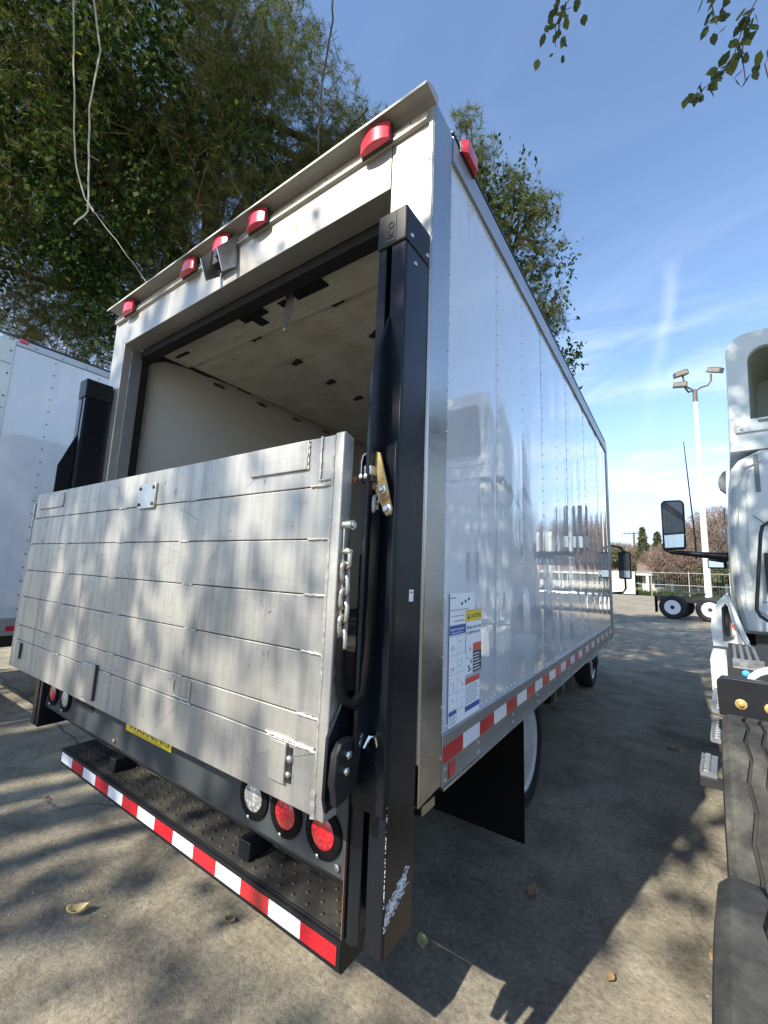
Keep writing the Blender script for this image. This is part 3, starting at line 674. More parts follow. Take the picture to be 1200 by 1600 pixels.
# tail light panel: bent grey plate, grommets, lenses
zc = .805
tp = MB(); tp.add([(x, y, z) for x in (-2.515, -.147) for (y, z) in ((-.128, 1.12), (-.134, .712), (.145, .46), (.160, .46), (-.118, .72), (-.112, 1.12))],
                  [tuple(range(6)), tuple(range(6, 12))[::-1]] + [(i, (i + 1) % 6, 6 + (i + 1) % 6, 6 + i) for i in range(6)])
tp.build('tail_panel', 'light_panel_grey', T, bevel=.003)
def lamp(x, lens, dz=0):
    g_ = MB(); g_.lathe([(.068, 0), (.068, .006), (.060, .010), (.047, .010), (.044, .004)], (x, -.134, zc + dz), 'y', 40, -1)
    gr = g_.build('tail_light', 'black_rubber', T, smooth=True)
    l_ = MB(); l_.lathe([(.044, .0), (.043, .008), (.036, .012), (.018, .014), (.001, .0145)], (x, -.134, zc + dz), 'y', 36, -1); l_.build('lens', lens, gr, smooth=True)
    b_ = MB(); b_.lathe([(.006, 0), (.006, .004), (.003, .006)], (x - .012, -.143, zc + dz - .060), 'y', 8, -1); b_.build('grommet_tab', 'chrome', gr)
    return gr
lamp(-.229, 'red_lens'); lamp(-.385, 'red_lens'); lamp(-.536, 'clear_lens'); lamp(-2.111, 'clear_lens'); lamp(-2.284, 'red_lens'); lamp(-2.437, 'red_lens')
pb = MB()
for (a, b_) in ((-.172, .738), (-2.49, .735), (-1.52, .735)): pb.lathe([(.010, 0), (.010, .006), (.004, .008)], (a, -.135, b_), 'y', 8, -1)
pb.build('panel_bolt', 'galvanised', T)
part('panel_recess', 'black_seal', T, (-2.0, -1.78, -.1365, -.135, .80, .93))
yl = part('warning_label', 'yellow_label', T, (-1.425, -1.048, -.1365, -.1345, .806, .852))
text_mesh('label_text', 'WARNING', .040, 'ink', yl, face_rear(-1.40, -.1367, .8185) @ Matrix.Diagonal((1.75, 1, 1, 1)), .0002)
part('label_line', 'ink', yl, (-1.36, -1.12, -.1369, -.1366, .811, .8125))
part('side_channel', 'black_coat_matt', T, (-.145, -.139, -.138, -.128, .575, 1.6), (-.145, -.112, -.128, .0, .565, 1.6), bevel=.002)
part('channel_edge', 'rust', T, (-.1462, -.1445, -.1398, -.1379, .575, .84))
# step bumper
bp = MB(); bp.prism([(-.010, .362), (-.014, .370), (-.014, .432), (-.008, .444), (.004, .447), (.16, .447), (.16, .440), (.006, .438), (.0, .362)], 'x', -2.395, -.243)
bump_ = bp.build('step_bumper', 'tread_black', T, bevel=.002)
MB().prism([(-.0142, .366), (-.0142, .440), (-.003, .4475), (.002, .4475), (-.0155, .4445), (-.0165, .43), (-.0165, .366)], 'x', -2.396, -.242).build('bumper_lip', 'black_coat_matt', bump_)
part('bumper_end', 'black_coat_matt', bump_, (-.2428, -.238, -.012, .165, .362, .446))
part('bumper_end', 'black_coat_matt', bump_, (-2.40, -2.3955, -.012, .165, .362, .446))
for i in range(14):
    xa = -.256 - (14 - i) * .1519
    part('conspicuity_tape', 'tape_white' if i % 2 == 0 else 'tape_red', bump_, (xa + .0004, xa + .1515, -.0182, -.0170, .380, .4305))
tm = MB()
for i in range(30):
    x_ = -.29 - i * .068
    if -2.38 < x_:
        for j, y_ in enumerate((.028, .066, .104, .14)):
            xo = x_ - (.034 if j % 2 else 0)
            if xo < -2.38: continue
            tm.lathe([(.0078, 0), (.006, .004), (.0035, .0055), (.003, .001)], (xo, y_, .4465), 'z', 8)
stuff(tm.build('tread_bumps', 'galvanised', bump_, smooth=True)); tm_ = bpy.data.objects['tread_bumps']; tm_.data.materials.clear(); tm_.data.materials.append(M['tread_black'])
MB().prism([(-.80, .449), (-.74, .449), (-.735, .46), (-.735, .515), (-.80, .515)], 'y', .03, .15).build('bumper_bracket', 'black_coat_matt', bump_, bevel=.004)
MB().prism([(-1.90, .449), (-1.84, .449), (-1.84, .515), (-1.90, .515)], 'y', .03, .15).build('bumper_bracket', 'black_coat_matt', bump_, bevel=.004)
# chassis, flaps, wheels, tanks
part('chassis_rail', 'frame_black', T, (-.86, -.80, .17, 7.2, .62, .86)); part('chassis_rail', 'frame_black', T, (-1.70, -1.64, .17, 7.2, .62, .86))
part('cross_sill', 'frame_black', T, *[(W + .05, -.05, .35 + i * .42, .39 + i * .42, .90, 1.0) for i in range(11)])
part('underbody', 'frame_black', T, (W + .03, -.051, .17, L, 1.005, 1.05))
for (xa, xb) in ((-.86, -.082), (-2.42, -1.66)):
    mb = MB(); n = 6
    mb.prism([(xa, .165), (xb, .165), (xb, .995), (xa, .995)], 'y', 1.300, 1.308); mb.build('mud_flap', 'black_rubber', T, bevel=.002)
RW = .385
for (x, s_) in ((-.25, 1), (W + .25, -1)):
    wheel(T, x, 2.0, RW, RW, .23, s_, .262, dish=.10); wheel(T, x - s_ * .27, 2.0, RW, RW, .22, -s_, .262, dish=.02)
    wheel(T, x - s_ * .16, 5.95, RW, RW, .23, s_, .262, dish=.0)
part('rear_axle', 'frame_black', T, (-2.0, -.5, 1.93, 2.07, .33, .46))
part('front_axle', 'frame_black', T, (-2.0, -.5, 5.89, 6.01, .33, .46))
ft = part('fuel_tank', 'black_coat_matt', T, (-.75, -.34, 3.0, 3.75, .42, .80), bevel=.03)
part('tank_strap', 'galvanised', ft, (-.339, -.334, 3.15, 3.2, .42, .80)); part('tank_strap', 'galvanised', ft, (-.339, -.334, 3.5, 3.55, .42, .80))
part('step_box', 'dull_black', T, (-.70, -.42, 4.1, 4.5, .36, .80), bevel=.01)
# cab
cabp = [(4.78, .62), (4.78, 2.35), (5.0, 2.46), (5.75, 2.42), (6.35, 1.55), (7.15, 1.38), (7.3, 1.1), (7.3, .5), (6.45, .5), (6.35, .85), (5.6, .85), (5.45, .5), (4.9, .5)]
MB().prism(cabp, 'x', -2.3, -.30).build('cab', 'white_paint', T, bevel=.03)
part('cab_window', 'glass', T, (-.2985, -.290, 5.0, 5.75, 1.55, 2.2))
mi = MB()
mi.tube([(-.25, 4.98, 2.00), (-.02, 4.98, 2.00), (.07, 5.05, 1.985), (.11, 5.10, 1.93), (.11, 5.12, 1.57), (.11, 5.14, 1.46), (.08, 5.14, 1.41), (-.25, 5.06, 1.37)], .013, 8)
mo = mi.build('mirror_arm', 'black_plastic', T, smooth=True)
mh = MB(); mh.box(-.07, .075, -.035, .035, -.175, .175); mhh = mh.build('mirror_housing', 'black_plastic', mo, bevel=.02, seg=3); mhh.location = (.11, 5.13, 1.755); mhh.rotation_euler = (0, 0, R(-4))
part('mirror_glass', 'glass', mhh, (-.058, .063, -.0385, -.036, -.06, .155)); part('mirror_glass', 'mirror_glass', mhh, (-.058, .063, -.0385, -.036, -.155, -.068))

# decals on the side skin: one board of printed panels
DX = .0026
def dec(name, mat, y0, y1, z0, z1, x=DX, par=None): return part(name, mat, par or T, (x - .0008, x, y0, y1, z0, z1))
def lines(par, y0, y1, z0, z1, n, mat='ink_grey', h=.0016, x=DX, seed=0):
    mb = MB(); r_ = random.Random(seed)
    for i in range(n):
        z_ = z1 - (z1 - z0) * (i + .5) / n; y_ = y0
        end = y1 - r_.random() * (y1 - y0) * .25
        while y_ < end:
            a = r_.uniform(.006, .018); mb.box(x, x + .0003, y_, min(end, y_ + a), z_ - h, z_ + h); y_ += a + .003
    stuff(mb.build('print_lines', mat, par))
d0 = dec('maker_decal', 'white_label', .186, .40, 1.4235, 1.487); dec('maker_decal', 'white_label', .186, .316, 1.378, 1.423)
lines(d0, .19, .235, 1.465, 1.475, 1, 'ink', seed=1); lines(d0, .19, .39, 1.426, 1.432, 1, seed=2); lines(d0, .20, .31, 1.405, 1.411, 1, seed=3); lines(d0, .22, .31, 1.388, 1.394, 1, 'ink', seed=4)
dc = MB()
for a, b_ in ((.272, 1.448), (.303, 1.455), (.333, 1.462)): dc.prism([(a, b_ - .003), (a + .010, b_ - .004), (a + .020, b_), (a + .018, b_ + .006), (a + .006, b_ + .007)], 'x', DX, DX + .0004)
dc.build('printed_arrows', 'ink', d0)
d1 = dec('caution_decal', 'white_label', .322, .468, 1.275, 1.382)
y1_ = dec('caution_header', 'yellow_label', .322, .468, 1.383, 1.420)
text_mesh('header_text', 'CAUTION', .0225, 'ink', y1_, face_x(DX + .0003, .358, 1.393), .0002); MB().prism([(.333, 1.391), (.353, 1.391), (.343, 1.411)], 'x', DX, DX + .0005).build('alert_triangle', 'ink', y1_)
text_mesh('decal_text', 'Always stand clear\nof platform area.', .0185, 'ink', d1, face_x(DX + .0003, .327, 1.355), .0002)
d2 = dec('danger_decal', 'white_label', .318, .468, 1.195, 1.274)
dec('danger_header', 'red_label', .385, .466, 1.272, 1.300, DX + .0006, d2)
dk = dec('danger_body', 'ink', .385, .466, 1.196, 1.271, DX + .0006, d2); lines(dk, .390, .460, 1.20, 1.266, 6, 'white_label', .002, DX + .0006, 5)
fg = MB(); rf = random.Random(3)
for i in range(7):
    p = Vector((DX + .0004, rf.uniform(.328, .37), rf.uniform(1.205, 1.29))); q = p + Vector((0, rf.uniform(-.015, .02), rf.uniform(-.02, .02))); fg.tube([p, q], .0022, 4)
fg.build('printed_figure', 'ink', d2)
d3 = dec('warning_decal', 'white_label', .318, .452, 1.09, 1.180)
dec('warning_header', 'red_label', .318, .450, 1.163, 1.182, DX + .0006, d3); lines(d3, .322, .446, 1.095, 1.160, 8, seed=6)
d5 = dec('instruction_decal', 'white_label', .318, .450, 1.052, 1.088)
hd = dec('instruction_header', 'blue_label', .318, .448, 1.072, 1.089, DX + .0006, d5)
d4 = dec('operation_decal', 'white_label', .184, .316, 1.052, 1.374)
h4 = dec('operation_header', 'blue_label', .184, .314, 1.345, 1.376, DX + .0006, d4)
text_mesh('header_text', 'OPERATING INSTRUCTIONS', .0088, 'white_label', h4, face_x(DX + .0009, .188, 1.360), .0002)
lines(h4, .20, .30, 1.348, 1.356, 1, 'white_label', .0012, DX + .0006, 7)
gl = MB()
for i in range(5): z_ = 1.34 - i * .062; gl.box(DX, DX + .0003, .188, .312, z_, z_ + .0012)
gl.box(DX, DX + .0003, .249, .2505, 1.06, 1.34)
r_ = random.Random(9)
for i in range(4):
    for j in range(2):
        for q in range(5):
            p = Vector((DX + .0003, .20 + .062 * j + r_.uniform(0, .035), 1.30 - i * .062 + r_.uniform(-.012, .02))); gl.tube([p, p + Vector((0, r_.uniform(-.014, .014), r_.uniform(-.014, .014)))], .0009, 4)
stuff(gl.build('printed_diagrams', 'ink_grey', d4)); dec('notice_header', 'blue_label', .186, .245, 1.086, 1.100, DX + .0006, d4); lines(d4, .188, .243, 1.055, 1.083, 4, seed=8)

# ------------------------------------------------------------------ neighbouring white box truck on the left
N = thing('box_truck', 'white box truck parked on the far left, only its shaded right side showing', 'truck', (0, 0, 0))
XN = -4.7
part('side_panel', 'glossy_panel', N, (XN - .03, XN, -.058, 7.0, .965, 3.66))
part('body', 'white_gelcoat', N, (XN - 2.5, XN - .031, -.30, 7.0, .80, 3.70), bevel=.02)
part('corner_post', 'white_paint', N, (XN - .02, XN + .012, -.30, -.060, .80, 3.70), bevel=.006)
part('roof_rail', 'rail_aluminium', N, (XN - .02, XN + .015, -.058, 7.0, 3.661, 3.735), bevel=.006)
part('lower_rail', 'rail_aluminium', N, (XN - .02, XN + .012, -.058, 7.0, .80, .963), bevel=.004)
part('roof_edge', 'frame_black', N, (XN - .02, XN + .018, -.30, 7.0, 3.738, 3.752))
part('marker_light', 'red_lens_smooth', N, (XN + .016, XN + .03, -.04, .03, 3.70, 3.735), bevel=.004)
part('side_reflector', 'tape_red', N, (XN + .0125, XN + .016, .215, .30, .845, .89)); part('side_reflector', 'tape_red', N, (XN + .0125, XN + .016, 4.0, 4.1, .845, .89))
nb = MB()
for i in range(18):
    for j in range(4 if i == 0 else 1): pass
for yv in (-.27, -.09):
    for i in range(12): rivet(nb, (XN + .012, yv, 1.0 + i * .235), .010)
for i in range(17):
    for j in range(20): rivet(nb, (XN, .28 + i * .41, 1.05 + j * .135), .008)
for i in range(30): rivet(nb, (XN + .015, .1 + i * .23, 3.69), .007)
for i in range(16): rivet(nb, (XN + .012, .08 + i * .42, .93), .008); rivet(nb, (XN + .012, .08 + i * .42, .85), .008)
stuff(nb.build('rivets', 'lamp_grey', N, smooth=True))
hs = MB()
for i in range(6): hs.box(XN + .0125, XN + .022, -.29, -.075, 1.15 + i * .46, 1.158 + i * .46)
hs.build('hinge_line', 'rail_aluminium', N)
for yv in (2.4, 8.3): wheel(N, XN - .2, yv, .5, .5, .26, 1, .30, dish=.08)
part('chassis', 'frame_black', N, (XN - 1.7, XN - .9, .1, 9.2, .55, .80)); part('cab', 'white_paint', N, (XN - 2.35, XN - .15, 7.25, 9.4, .6, 2.9), bevel=.08)
part('mud_flap', 'black_rubber', N, (XN - .75, XN - .1, 1.6, 1.61, .2, .95)); part('rear_bumper', 'frame_black', N, (XN - 2.4, XN - .1, -.25, -.15, .45, .60))

# ------------------------------------------------------------------ road tractor builder (local: +y forward, x = 0 the left flank)
def road_tractor(label, origin, rz, detail=True, group=None):
    S = thing('road_tractor', label, 'truck', origin, rz, group)
    # tandem drive wheels
    for yc in (.965, 2.285):
        for side in (-1, 1):
            xo = -.055 if side < 0 else 2.41
            ty_wheel(S, xo, yc, side, detail)
    part('frame_rail', 'frame_black', S, (.78, .86, .2, 8.6, .72, .98)); part('frame_rail', 'frame_black', S, (1.50, 1.58, .2, 8.6, .72, .98))
    part('axle', 'frame_black', S, (.5, 1.9, .88, 1.05, .42, .6), (.5, 1.9, 2.2, 2.37, .42, .6), bevel=.03)
    fw = MB(); fw.prism([(.72, 1.15), (1.64, 1.15), (1.68, 1.75), (1.40, 2.05), (.96, 2.05), (.68, 1.75)], 'z', 1.10, 1.16); fw.build('fifth_wheel', 'frame_black', S, bevel=.02)
    for xa in (.0, 1.95):
        fl = MB(); fl.prism([(xa, .25), (xa + .55, .25), (xa + .55, .95), (xa, .95)], 'y', .33, .34); fl.build('mud_flap', 'black_rubber', S)
    # black quarter-fender bar ahead of the wheels
    q = MB(); q.prism([(-.062, .955), (.65, .955), (.65, 1.125), (-.045, 1.125), (-.066, 1.10)], 'y', 2.60, 2.66); q.build('fender_bar', 'black_coat_matt', S, bevel=.004)
    qb = MB()
    for a in (.018, .118, .3): qb.lathe([(.022, 0), (.022, .004), (.010, .006), (.010, .014), (.004, .016)], (a, 2.60, 1.017), 'y', 16, -1)
    qb.build('bar_bolt', 'yellow_zinc', S, smooth=True)
    ar = MB()
    for rr2, w_ in ((.30, .032), (.20, .026)):
        pts = [(.36 + math.cos(t) * rr2, 2.72, 1.10 + math.sin(t) * rr2 * .34) for t in [math.pi * i / 14 for i in range(15)]]
        ar.tube(pts, w_ * .5, 8)
    ar.build('air_hose', 'rim_paint', S, smooth=True)
    # deck and steps behind the cab
    dk_ = MB()
    for i in range(4): dk_.box(.005 + i * .034, .021 + i * .034, 3.30, 4.05, 1.105, 1.125)
    dk_.box(.0, .14, 3.27, 3.29, 1.08, 1.13)
    dk_.build('deck_grating', 'galvanised', S)
    part('deck_base', 'frame_black', S, (-.02, 2.3, 3.25, 4.6, 1.0, 1.08))
    bc = MB(); bc.sphere((.055, 3.26, 1.055), .022, 12, 6); bc.build('blue_cap', 'blue_cap', S, smooth=True)
    part('side_skirt', 'white_paint', S, (-.125, -.03, 3.9, 4.5, .80, 1.035), bevel=.012)
    def step(xa, xb, ya, yb, z):
        s_ = MB(); s_.box(xa, xb, ya, yb, z - .022, z)
        for i in range(9):
            yv = ya + (yb - ya) * (i + .5) / 9
            s_.lathe([(.017, 0), (.012, .008), (.010, .008), (.009, -.004)], ((xa + xb) / 2 - .01, yv, z), 'z', 8)
            s_.box(xa - .006, xa, yv - .008, yv + .008, z - .024, z + .006)
        return s_.build('step_plate', 'step_steel', S)
    step(-.105, -.03, 3.12, 3.75, .86); step(-.115, -.045, 3.05, 3.5, .72); step(-.15, -.09, 2.68, 2.95, .66)
    part('fuel_tank', 'frame_black', S, (-.03, .62, 2.85, 4.1, .42, .84), bevel=.08); part('fuel_tank', 'chrome', S, (1.75, 2.38, 3.0, 6.2, .42, 1.0), bevel=.1)
    part('step_bracket', 'frame_black', S, (-.155, -.02, 2.66, 2.70, .60, .64))
    # sleeper: outline of the rear wall, swept forward
    outl = [(.085, 1.13), (.057, 1.35), (.035, 1.75), (.040, 2.10), (.062, 2.45), (.095, 2.64), (.15, 2.72), (.30, 2.80)]
    outl = outl + [(2.36 - a, b_) for a, b_ in outl[::-1]]
    def loft(secs, name, mat, par, cap=True):
        mb = MB(); n = len(secs[0]); vs = [p for s_ in secs for p in s_]; fs = []
        for i in range(len(secs) - 1):
            for j in range(n): fs.append((i * n + j, i * n + (j + 1) % n, (i + 1) * n + (j + 1) % n, (i + 1) * n + j))
        if cap: fs += [tuple(range(n)), tuple(range((len(secs) - 1) * n, len(secs) * n))[::-1]]
        mb.add(vs, fs); return mb.build(name, mat, par, smooth=True)
    def ring(y, ins): cxm, czm = 1.18, 1.95; return [(cxm + (a - cxm) * (1 - ins / 1.2), y, czm + (b_ - czm) * (1 - ins / 1.0)) for a, b_ in outl]
    cab_ = loft([ring(4.97, .10), ring(4.98, .045), ring(5.02, .012), ring(5.08, 0), ring(7.6, .0), ring(7.9, .05)], 'cab', 'white_paint', S)
    pnl = MB(); pnl.prism([(.185, 1.35), (.165, 1.9), (.185, 2.45), (.22, 2.60), (.34, 2.655), (2.0, 2.655), (2.14, 2.6), (2.18, 2.4), (2.18, 1.3), (1.9, 1.2), (.4, 1.2)], 'y', 4.945, 4.975); pnl.build('rear_panel', 'white_paint', S, bevel=.02, seg=3)
    for xa in (.125, .205): 
        rdg = MB(); rdg.tube([(xa - .005, 4.958, 1.35), (xa - .022, 4.955, 1.9), (xa - .004, 4.957, 2.42), (xa + .06, 4.958, 2.62), (xa + .19, 4.958, 2.685)], .007, 6); rdg.build('wall_ridge', 'white_paint', S, smooth=True)
    sm2 = MB(); sm2.tube([(.22, 4.944, 2.18), (.40, 4.943, 1.98), (.9, 4.943, 1.95)], .004, 5); sm2.tube([(.23, 4.944, 1.42), (.9, 4.944, 1.40)], .004, 5); stuff(sm2.build('wall_seams', 'grey_strip', S))
    rvw = MB()
    for i in range(9): rvw.sphere((.30 + i * .2, 4.944, 1.26), .007, 6, 4); rvw.sphere((.42 + i * .18, 4.944, 2.61), .007, 6, 4)
    stuff(rvw.build('wall_rivets', 'white_paint', S, smooth=True))
    part('reflector_strip', 'grey_strip', S, (.253, .287, 4.935, 4.944, 2.39, 2.735)); part('reflector_strip', 'grey_strip', S, (2.05, 2.085, 4.935, 4.944, 2.39, 2.735))
    gh = MB(); gh.tube([(.44, 4.94, 2.10), (.42, 4.72, 2.10), (.30, 4.70, 2.085), (.262, 4.70, 2.055), (.245, 4.70, 1.98), (.185, 4.70, 1.42), (.18, 4.70, 1.36), (.20, 4.70, 1.31), (.30, 4.70, 1.235), (.42, 4.72, 1.20), (.44, 4.94, 1.20)], .0135, 10); gh.build('grab_handle', 'black_plastic', S, smooth=True)
    vt = MB(); vt.box(.265, .52, 4.86, 4.935, 1.50, 1.84)
    for i in range(9): vt.box(.27, .515, 4.845, 4.86, 1.52 + i * .035, 1.535 + i * .035)
    vt.build('air_vent', 'black_plastic', S)
    ms = MB(); ms.prism([(.06, 2.68), (.03, 2.66), (.0, 2.61), (-.008, 2.56), (.004, 2.50), (.05, 2.45)], 'y', 5.25, 5.36); ms.build('marker_blister', 'grey_strip', S, smooth=True)
    # roof fairing: hollow box with rounded shoulders
    def rrect(x0, x1, z0, z1, r, slope=0, n=6):
        pts = [(x0 - slope, z0)]
        pts = [(x0, z0)]
        for i in range(n + 1):
            t = math.pi - (math.pi / 2) * i / n; pts.append((x0 + slope + r + r * math.cos(t), z1 - r + r * math.sin(t) * 1.0))
        for i in range(n + 1):
            t = math.pi / 2 - (math.pi / 2) * i / n; pts.append((x1 - slope - r + r * math.cos(t), z1 - r + r * math.sin(t)))
        pts.append((x1, z0)); return pts
    o0 = rrect(.105, 2.255, 2.80, 3.95, .17, .022); i0 = rrect(.262, 2.10, 3.09, 3.79, .13, .012)
    secs = [[(a, 5.01, b_) for a, b_ in o0], [(a + .0, 5.04, b_ + .0) for a, b_ in rrect(.10, 2.26, 2.80, 3.955, .17, .022)], [(a, 6.2, b_) for a, b_ in rrect(.10, 2.26, 2.80, 3.70, .17, .03)], [(a, 7.6, b_) for a, b_ in rrect(.2, 2.16, 2.78, 2.95, .08, .03)]]
    loft(secs, 'fairing_shell', 'white_paint', S, cap=False)
    n = len(o0); mb = MB(); mb.add([(a, 5.01, b_) for a, b_ in o0] + [(a, 5.0, b_) for a, b_ in i0] + [(a + .006, 5.05, b_ - .004) for a, b_ in i0], [(i, (i + 1) % n, n + (i + 1) % n, n + i) for i in range(n)] + [(n + i, n + (i + 1) % n, 2 * n + (i + 1) % n, 2 * n + i) for i in range(n)])
    mb.build('fairing_rim', 'white_paint', S, smooth=True)
    mb = MB(); i1 = [(a * .9 + .12, b_ * .82 + .62) for a, b_ in i0]; mb.add([(a + .004, 5.045, b_ - .002) for a, b_ in i0] + [(a, 5.75, b_) for a, b_ in i1], [(i, (i + 1) % n, n + (i + 1) % n, n + i) for i in range(n)] + [tuple(range(n, 2 * n))]); mb.build('fairing_hollow', 'recess_grey', S)
    part('fairing_shelf', 'white_paint', S, (.15, 2.2, 4.985, 5.005, 2.965, 3.075), bevel=.008); part('fairing_slot', 'grey_strip', S, (.315, .8, 4.978, 4.984, 3.045, 3.07))
    fs_ = MB(); fs_.lathe([(.012, 0), (.012, .004), (.004, .008)], (.195, 4.985, 2.995), 'y', 8, -1); fs_.box(.155, .185, 4.980, 4.985, 3.035, 3.041); fs_.build('fairing_latch', 'galvanised', S)
    # side fairing behind the door: hollow white pod
    pod = [(-.075, 1.40), (-.115, 1.30), (-.128, 1.18), (-.118, 1.045), (.10, 1.045), (.115, 1.10), (.055, 1.30), (.012, 1.455), (-.02, 1.47)]
    pin = [(-.048, 1.36), (-.052, 1.20), (-.050, 1.085), (-.02, 1.085), (.018, 1.10), (.03, 1.14), (.01, 1.30), (-.005, 1.38), (-.02, 1.40)]
    m_ = MB(); n = 9
    m_.add([(a, 4.60, b_) for a, b_ in pod] + [(a, 4.60, b_) for a, b_ in pin] + [(a, 5.2, b_) for a, b_ in pod] + [(a, 4.80, b_) for a, b_ in pin],
           [(i, (i + 1) % n, n + (i + 1) % n, n + i) for i in range(n)] + [(i, (i + 1) % n, 2 * n + (i + 1) % n, 2 * n + i) for i in range(n)] + [(n + i, n + (i + 1) % n, 3 * n + (i + 1) % n, 3 * n + i) for i in range(n)] + [tuple(range(3 * n, 4 * n))])
    m_.build('side_fairing', 'white_paint', S, smooth=True)
    part('fairing_duct', 'black_plastic', S, (-.035, -.005, 4.70, 4.79, 1.12, 1.36), bevel=.005)
    part('fairing_marker', 'red_label', S, (.012, .035, 4.575, 4.60, 1.20, 1.235), bevel=.004)
    dt = MB(); dt.tube([(.0, 4.56, 1.42), (.03, 4.54, 1.25), (.09, 4.5, 1.13), (.13, 4.46, 1.05)], .008, 6); dt.build('grab_rod', 'chrome', S, smooth=True)
    dg = MB(); dg.prism([(.035, 1.19), (.055, 1.20), (.075, 1.06), (.055, 1.045), (.04, 1.10)], 'y', 4.57, 4.595); dg.build('fairing_bracket', 'grey_strip', S)
    # hood, windscreen, bumper
    hd_ = [[(.12, 7.6, 1.15), (.12, 7.6, 2.0), (.35, 7.6, 2.15), (2.01, 7.6, 2.15), (2.24, 7.6, 2.0), (2.24, 7.6, 1.15)], [(.0, 8.6, .9), (.05, 8.6, 1.55), (.5, 8.6, 1.75), (1.86, 8.6, 1.75), (2.31, 8.6, 1.55), (2.36, 8.6, .9)], [(.12, 9.5, .6), (.15, 9.5, 1.2), (.6, 9.5, 1.45), (1.76, 9.5, 1.45), (2.21, 9.5, 1.2), (2.24, 9.5, .6)]]
    loft(hd_, 'hood', 'white_paint', S)
    part('front_bumper', 'chrome', S, (.0, 2.36, 9.45, 9.65, .35, .75), bevel=.03)
    part('door_window', 'glass', S, (.024, .034, 6.6, 7.3, 1.95, 2.5))
    for side in (-1, 1): wheel(S, -.0 if side < 0 else 2.36, 8.6, .5, .5, .28, side, .29, dish=.03)
    # mirrors on long arms, aerial
    for sg in (0, 1):
        def X_(a): return a if sg == 0 else 2.36 - a
        am = MB(); am.tube([(X_(.05), 7.3, 1.93), (X_(-.12), 7.3, 1.945), (X_(-.40), 7.3, 1.975), (X_(-.60), 7.3, 1.995), (X_(-.665), 7.3, 2.03), (X_(-.685), 7.3, 2.12)], [.065, .05, .036, .028, .026, .022], 10)
        a_ = am.build('mirror_arm', 'black_plastic', S, smooth=True)
        hx = MB(); hx.prism([(X_(-.690), 2.05), (X_(-.665), 2.02), (X_(-.435), 2.035), (X_(-.412), 2.06), (X_(-.408), 2.69), (X_(-.425), 2.725), (X_(-.46), 2.745), (X_(-.64), 2.750), (X_(-.675), 2.73), (X_(-.690), 2.69)], 'y', 7.26, 7.36); hh_ = hx.build('mirror_housing', 'black_plastic', a_, bevel=.02, seg=3)
        gg = MB(); gg.prism([(X_(-.665), 2.26), (X_(-.43), 2.28), (X_(-.43), 2.69), (X_(-.46), 2.715), (X_(-.64), 2.715), (X_(-.668), 2.69)], 'y', 7.253, 7.259); gg.build('mirror_glass', 'glass', hh_)
        gg = MB(); gg.prism([(X_(-.660), 2.055), (X_(-.44), 2.065), (X_(-.43), 2.25), (X_(-.665), 2.235)], 'y', 7.253, 7.259); gg.build('mirror_glass', 'mirror_glass', hh_)
        c2 = MB(); c2.box(X_(-.20), X_(.02), 7.62, 7.70, 1.78, 1.92); c2.build('convex_mirror', 'black_plastic', a_, bevel=.02); part('mirror_glass', 'mirror_glass', a_, (min(X_(-.185), X_(-.02)), max(X_(-.185), X_(-.02)), 7.612, 7.618, 1.80, 1.90))
    an = MB(); an.tube([(-.35, 8.3, 1.95), (-.352, 8.3, 2.3), (-.385, 8.3, 3.1), (-.417, 8.3, 3.89)], [.016, .012, .010, .006], 6); an.build('aerial', 'black_plastic', S, smooth=True)
    return S
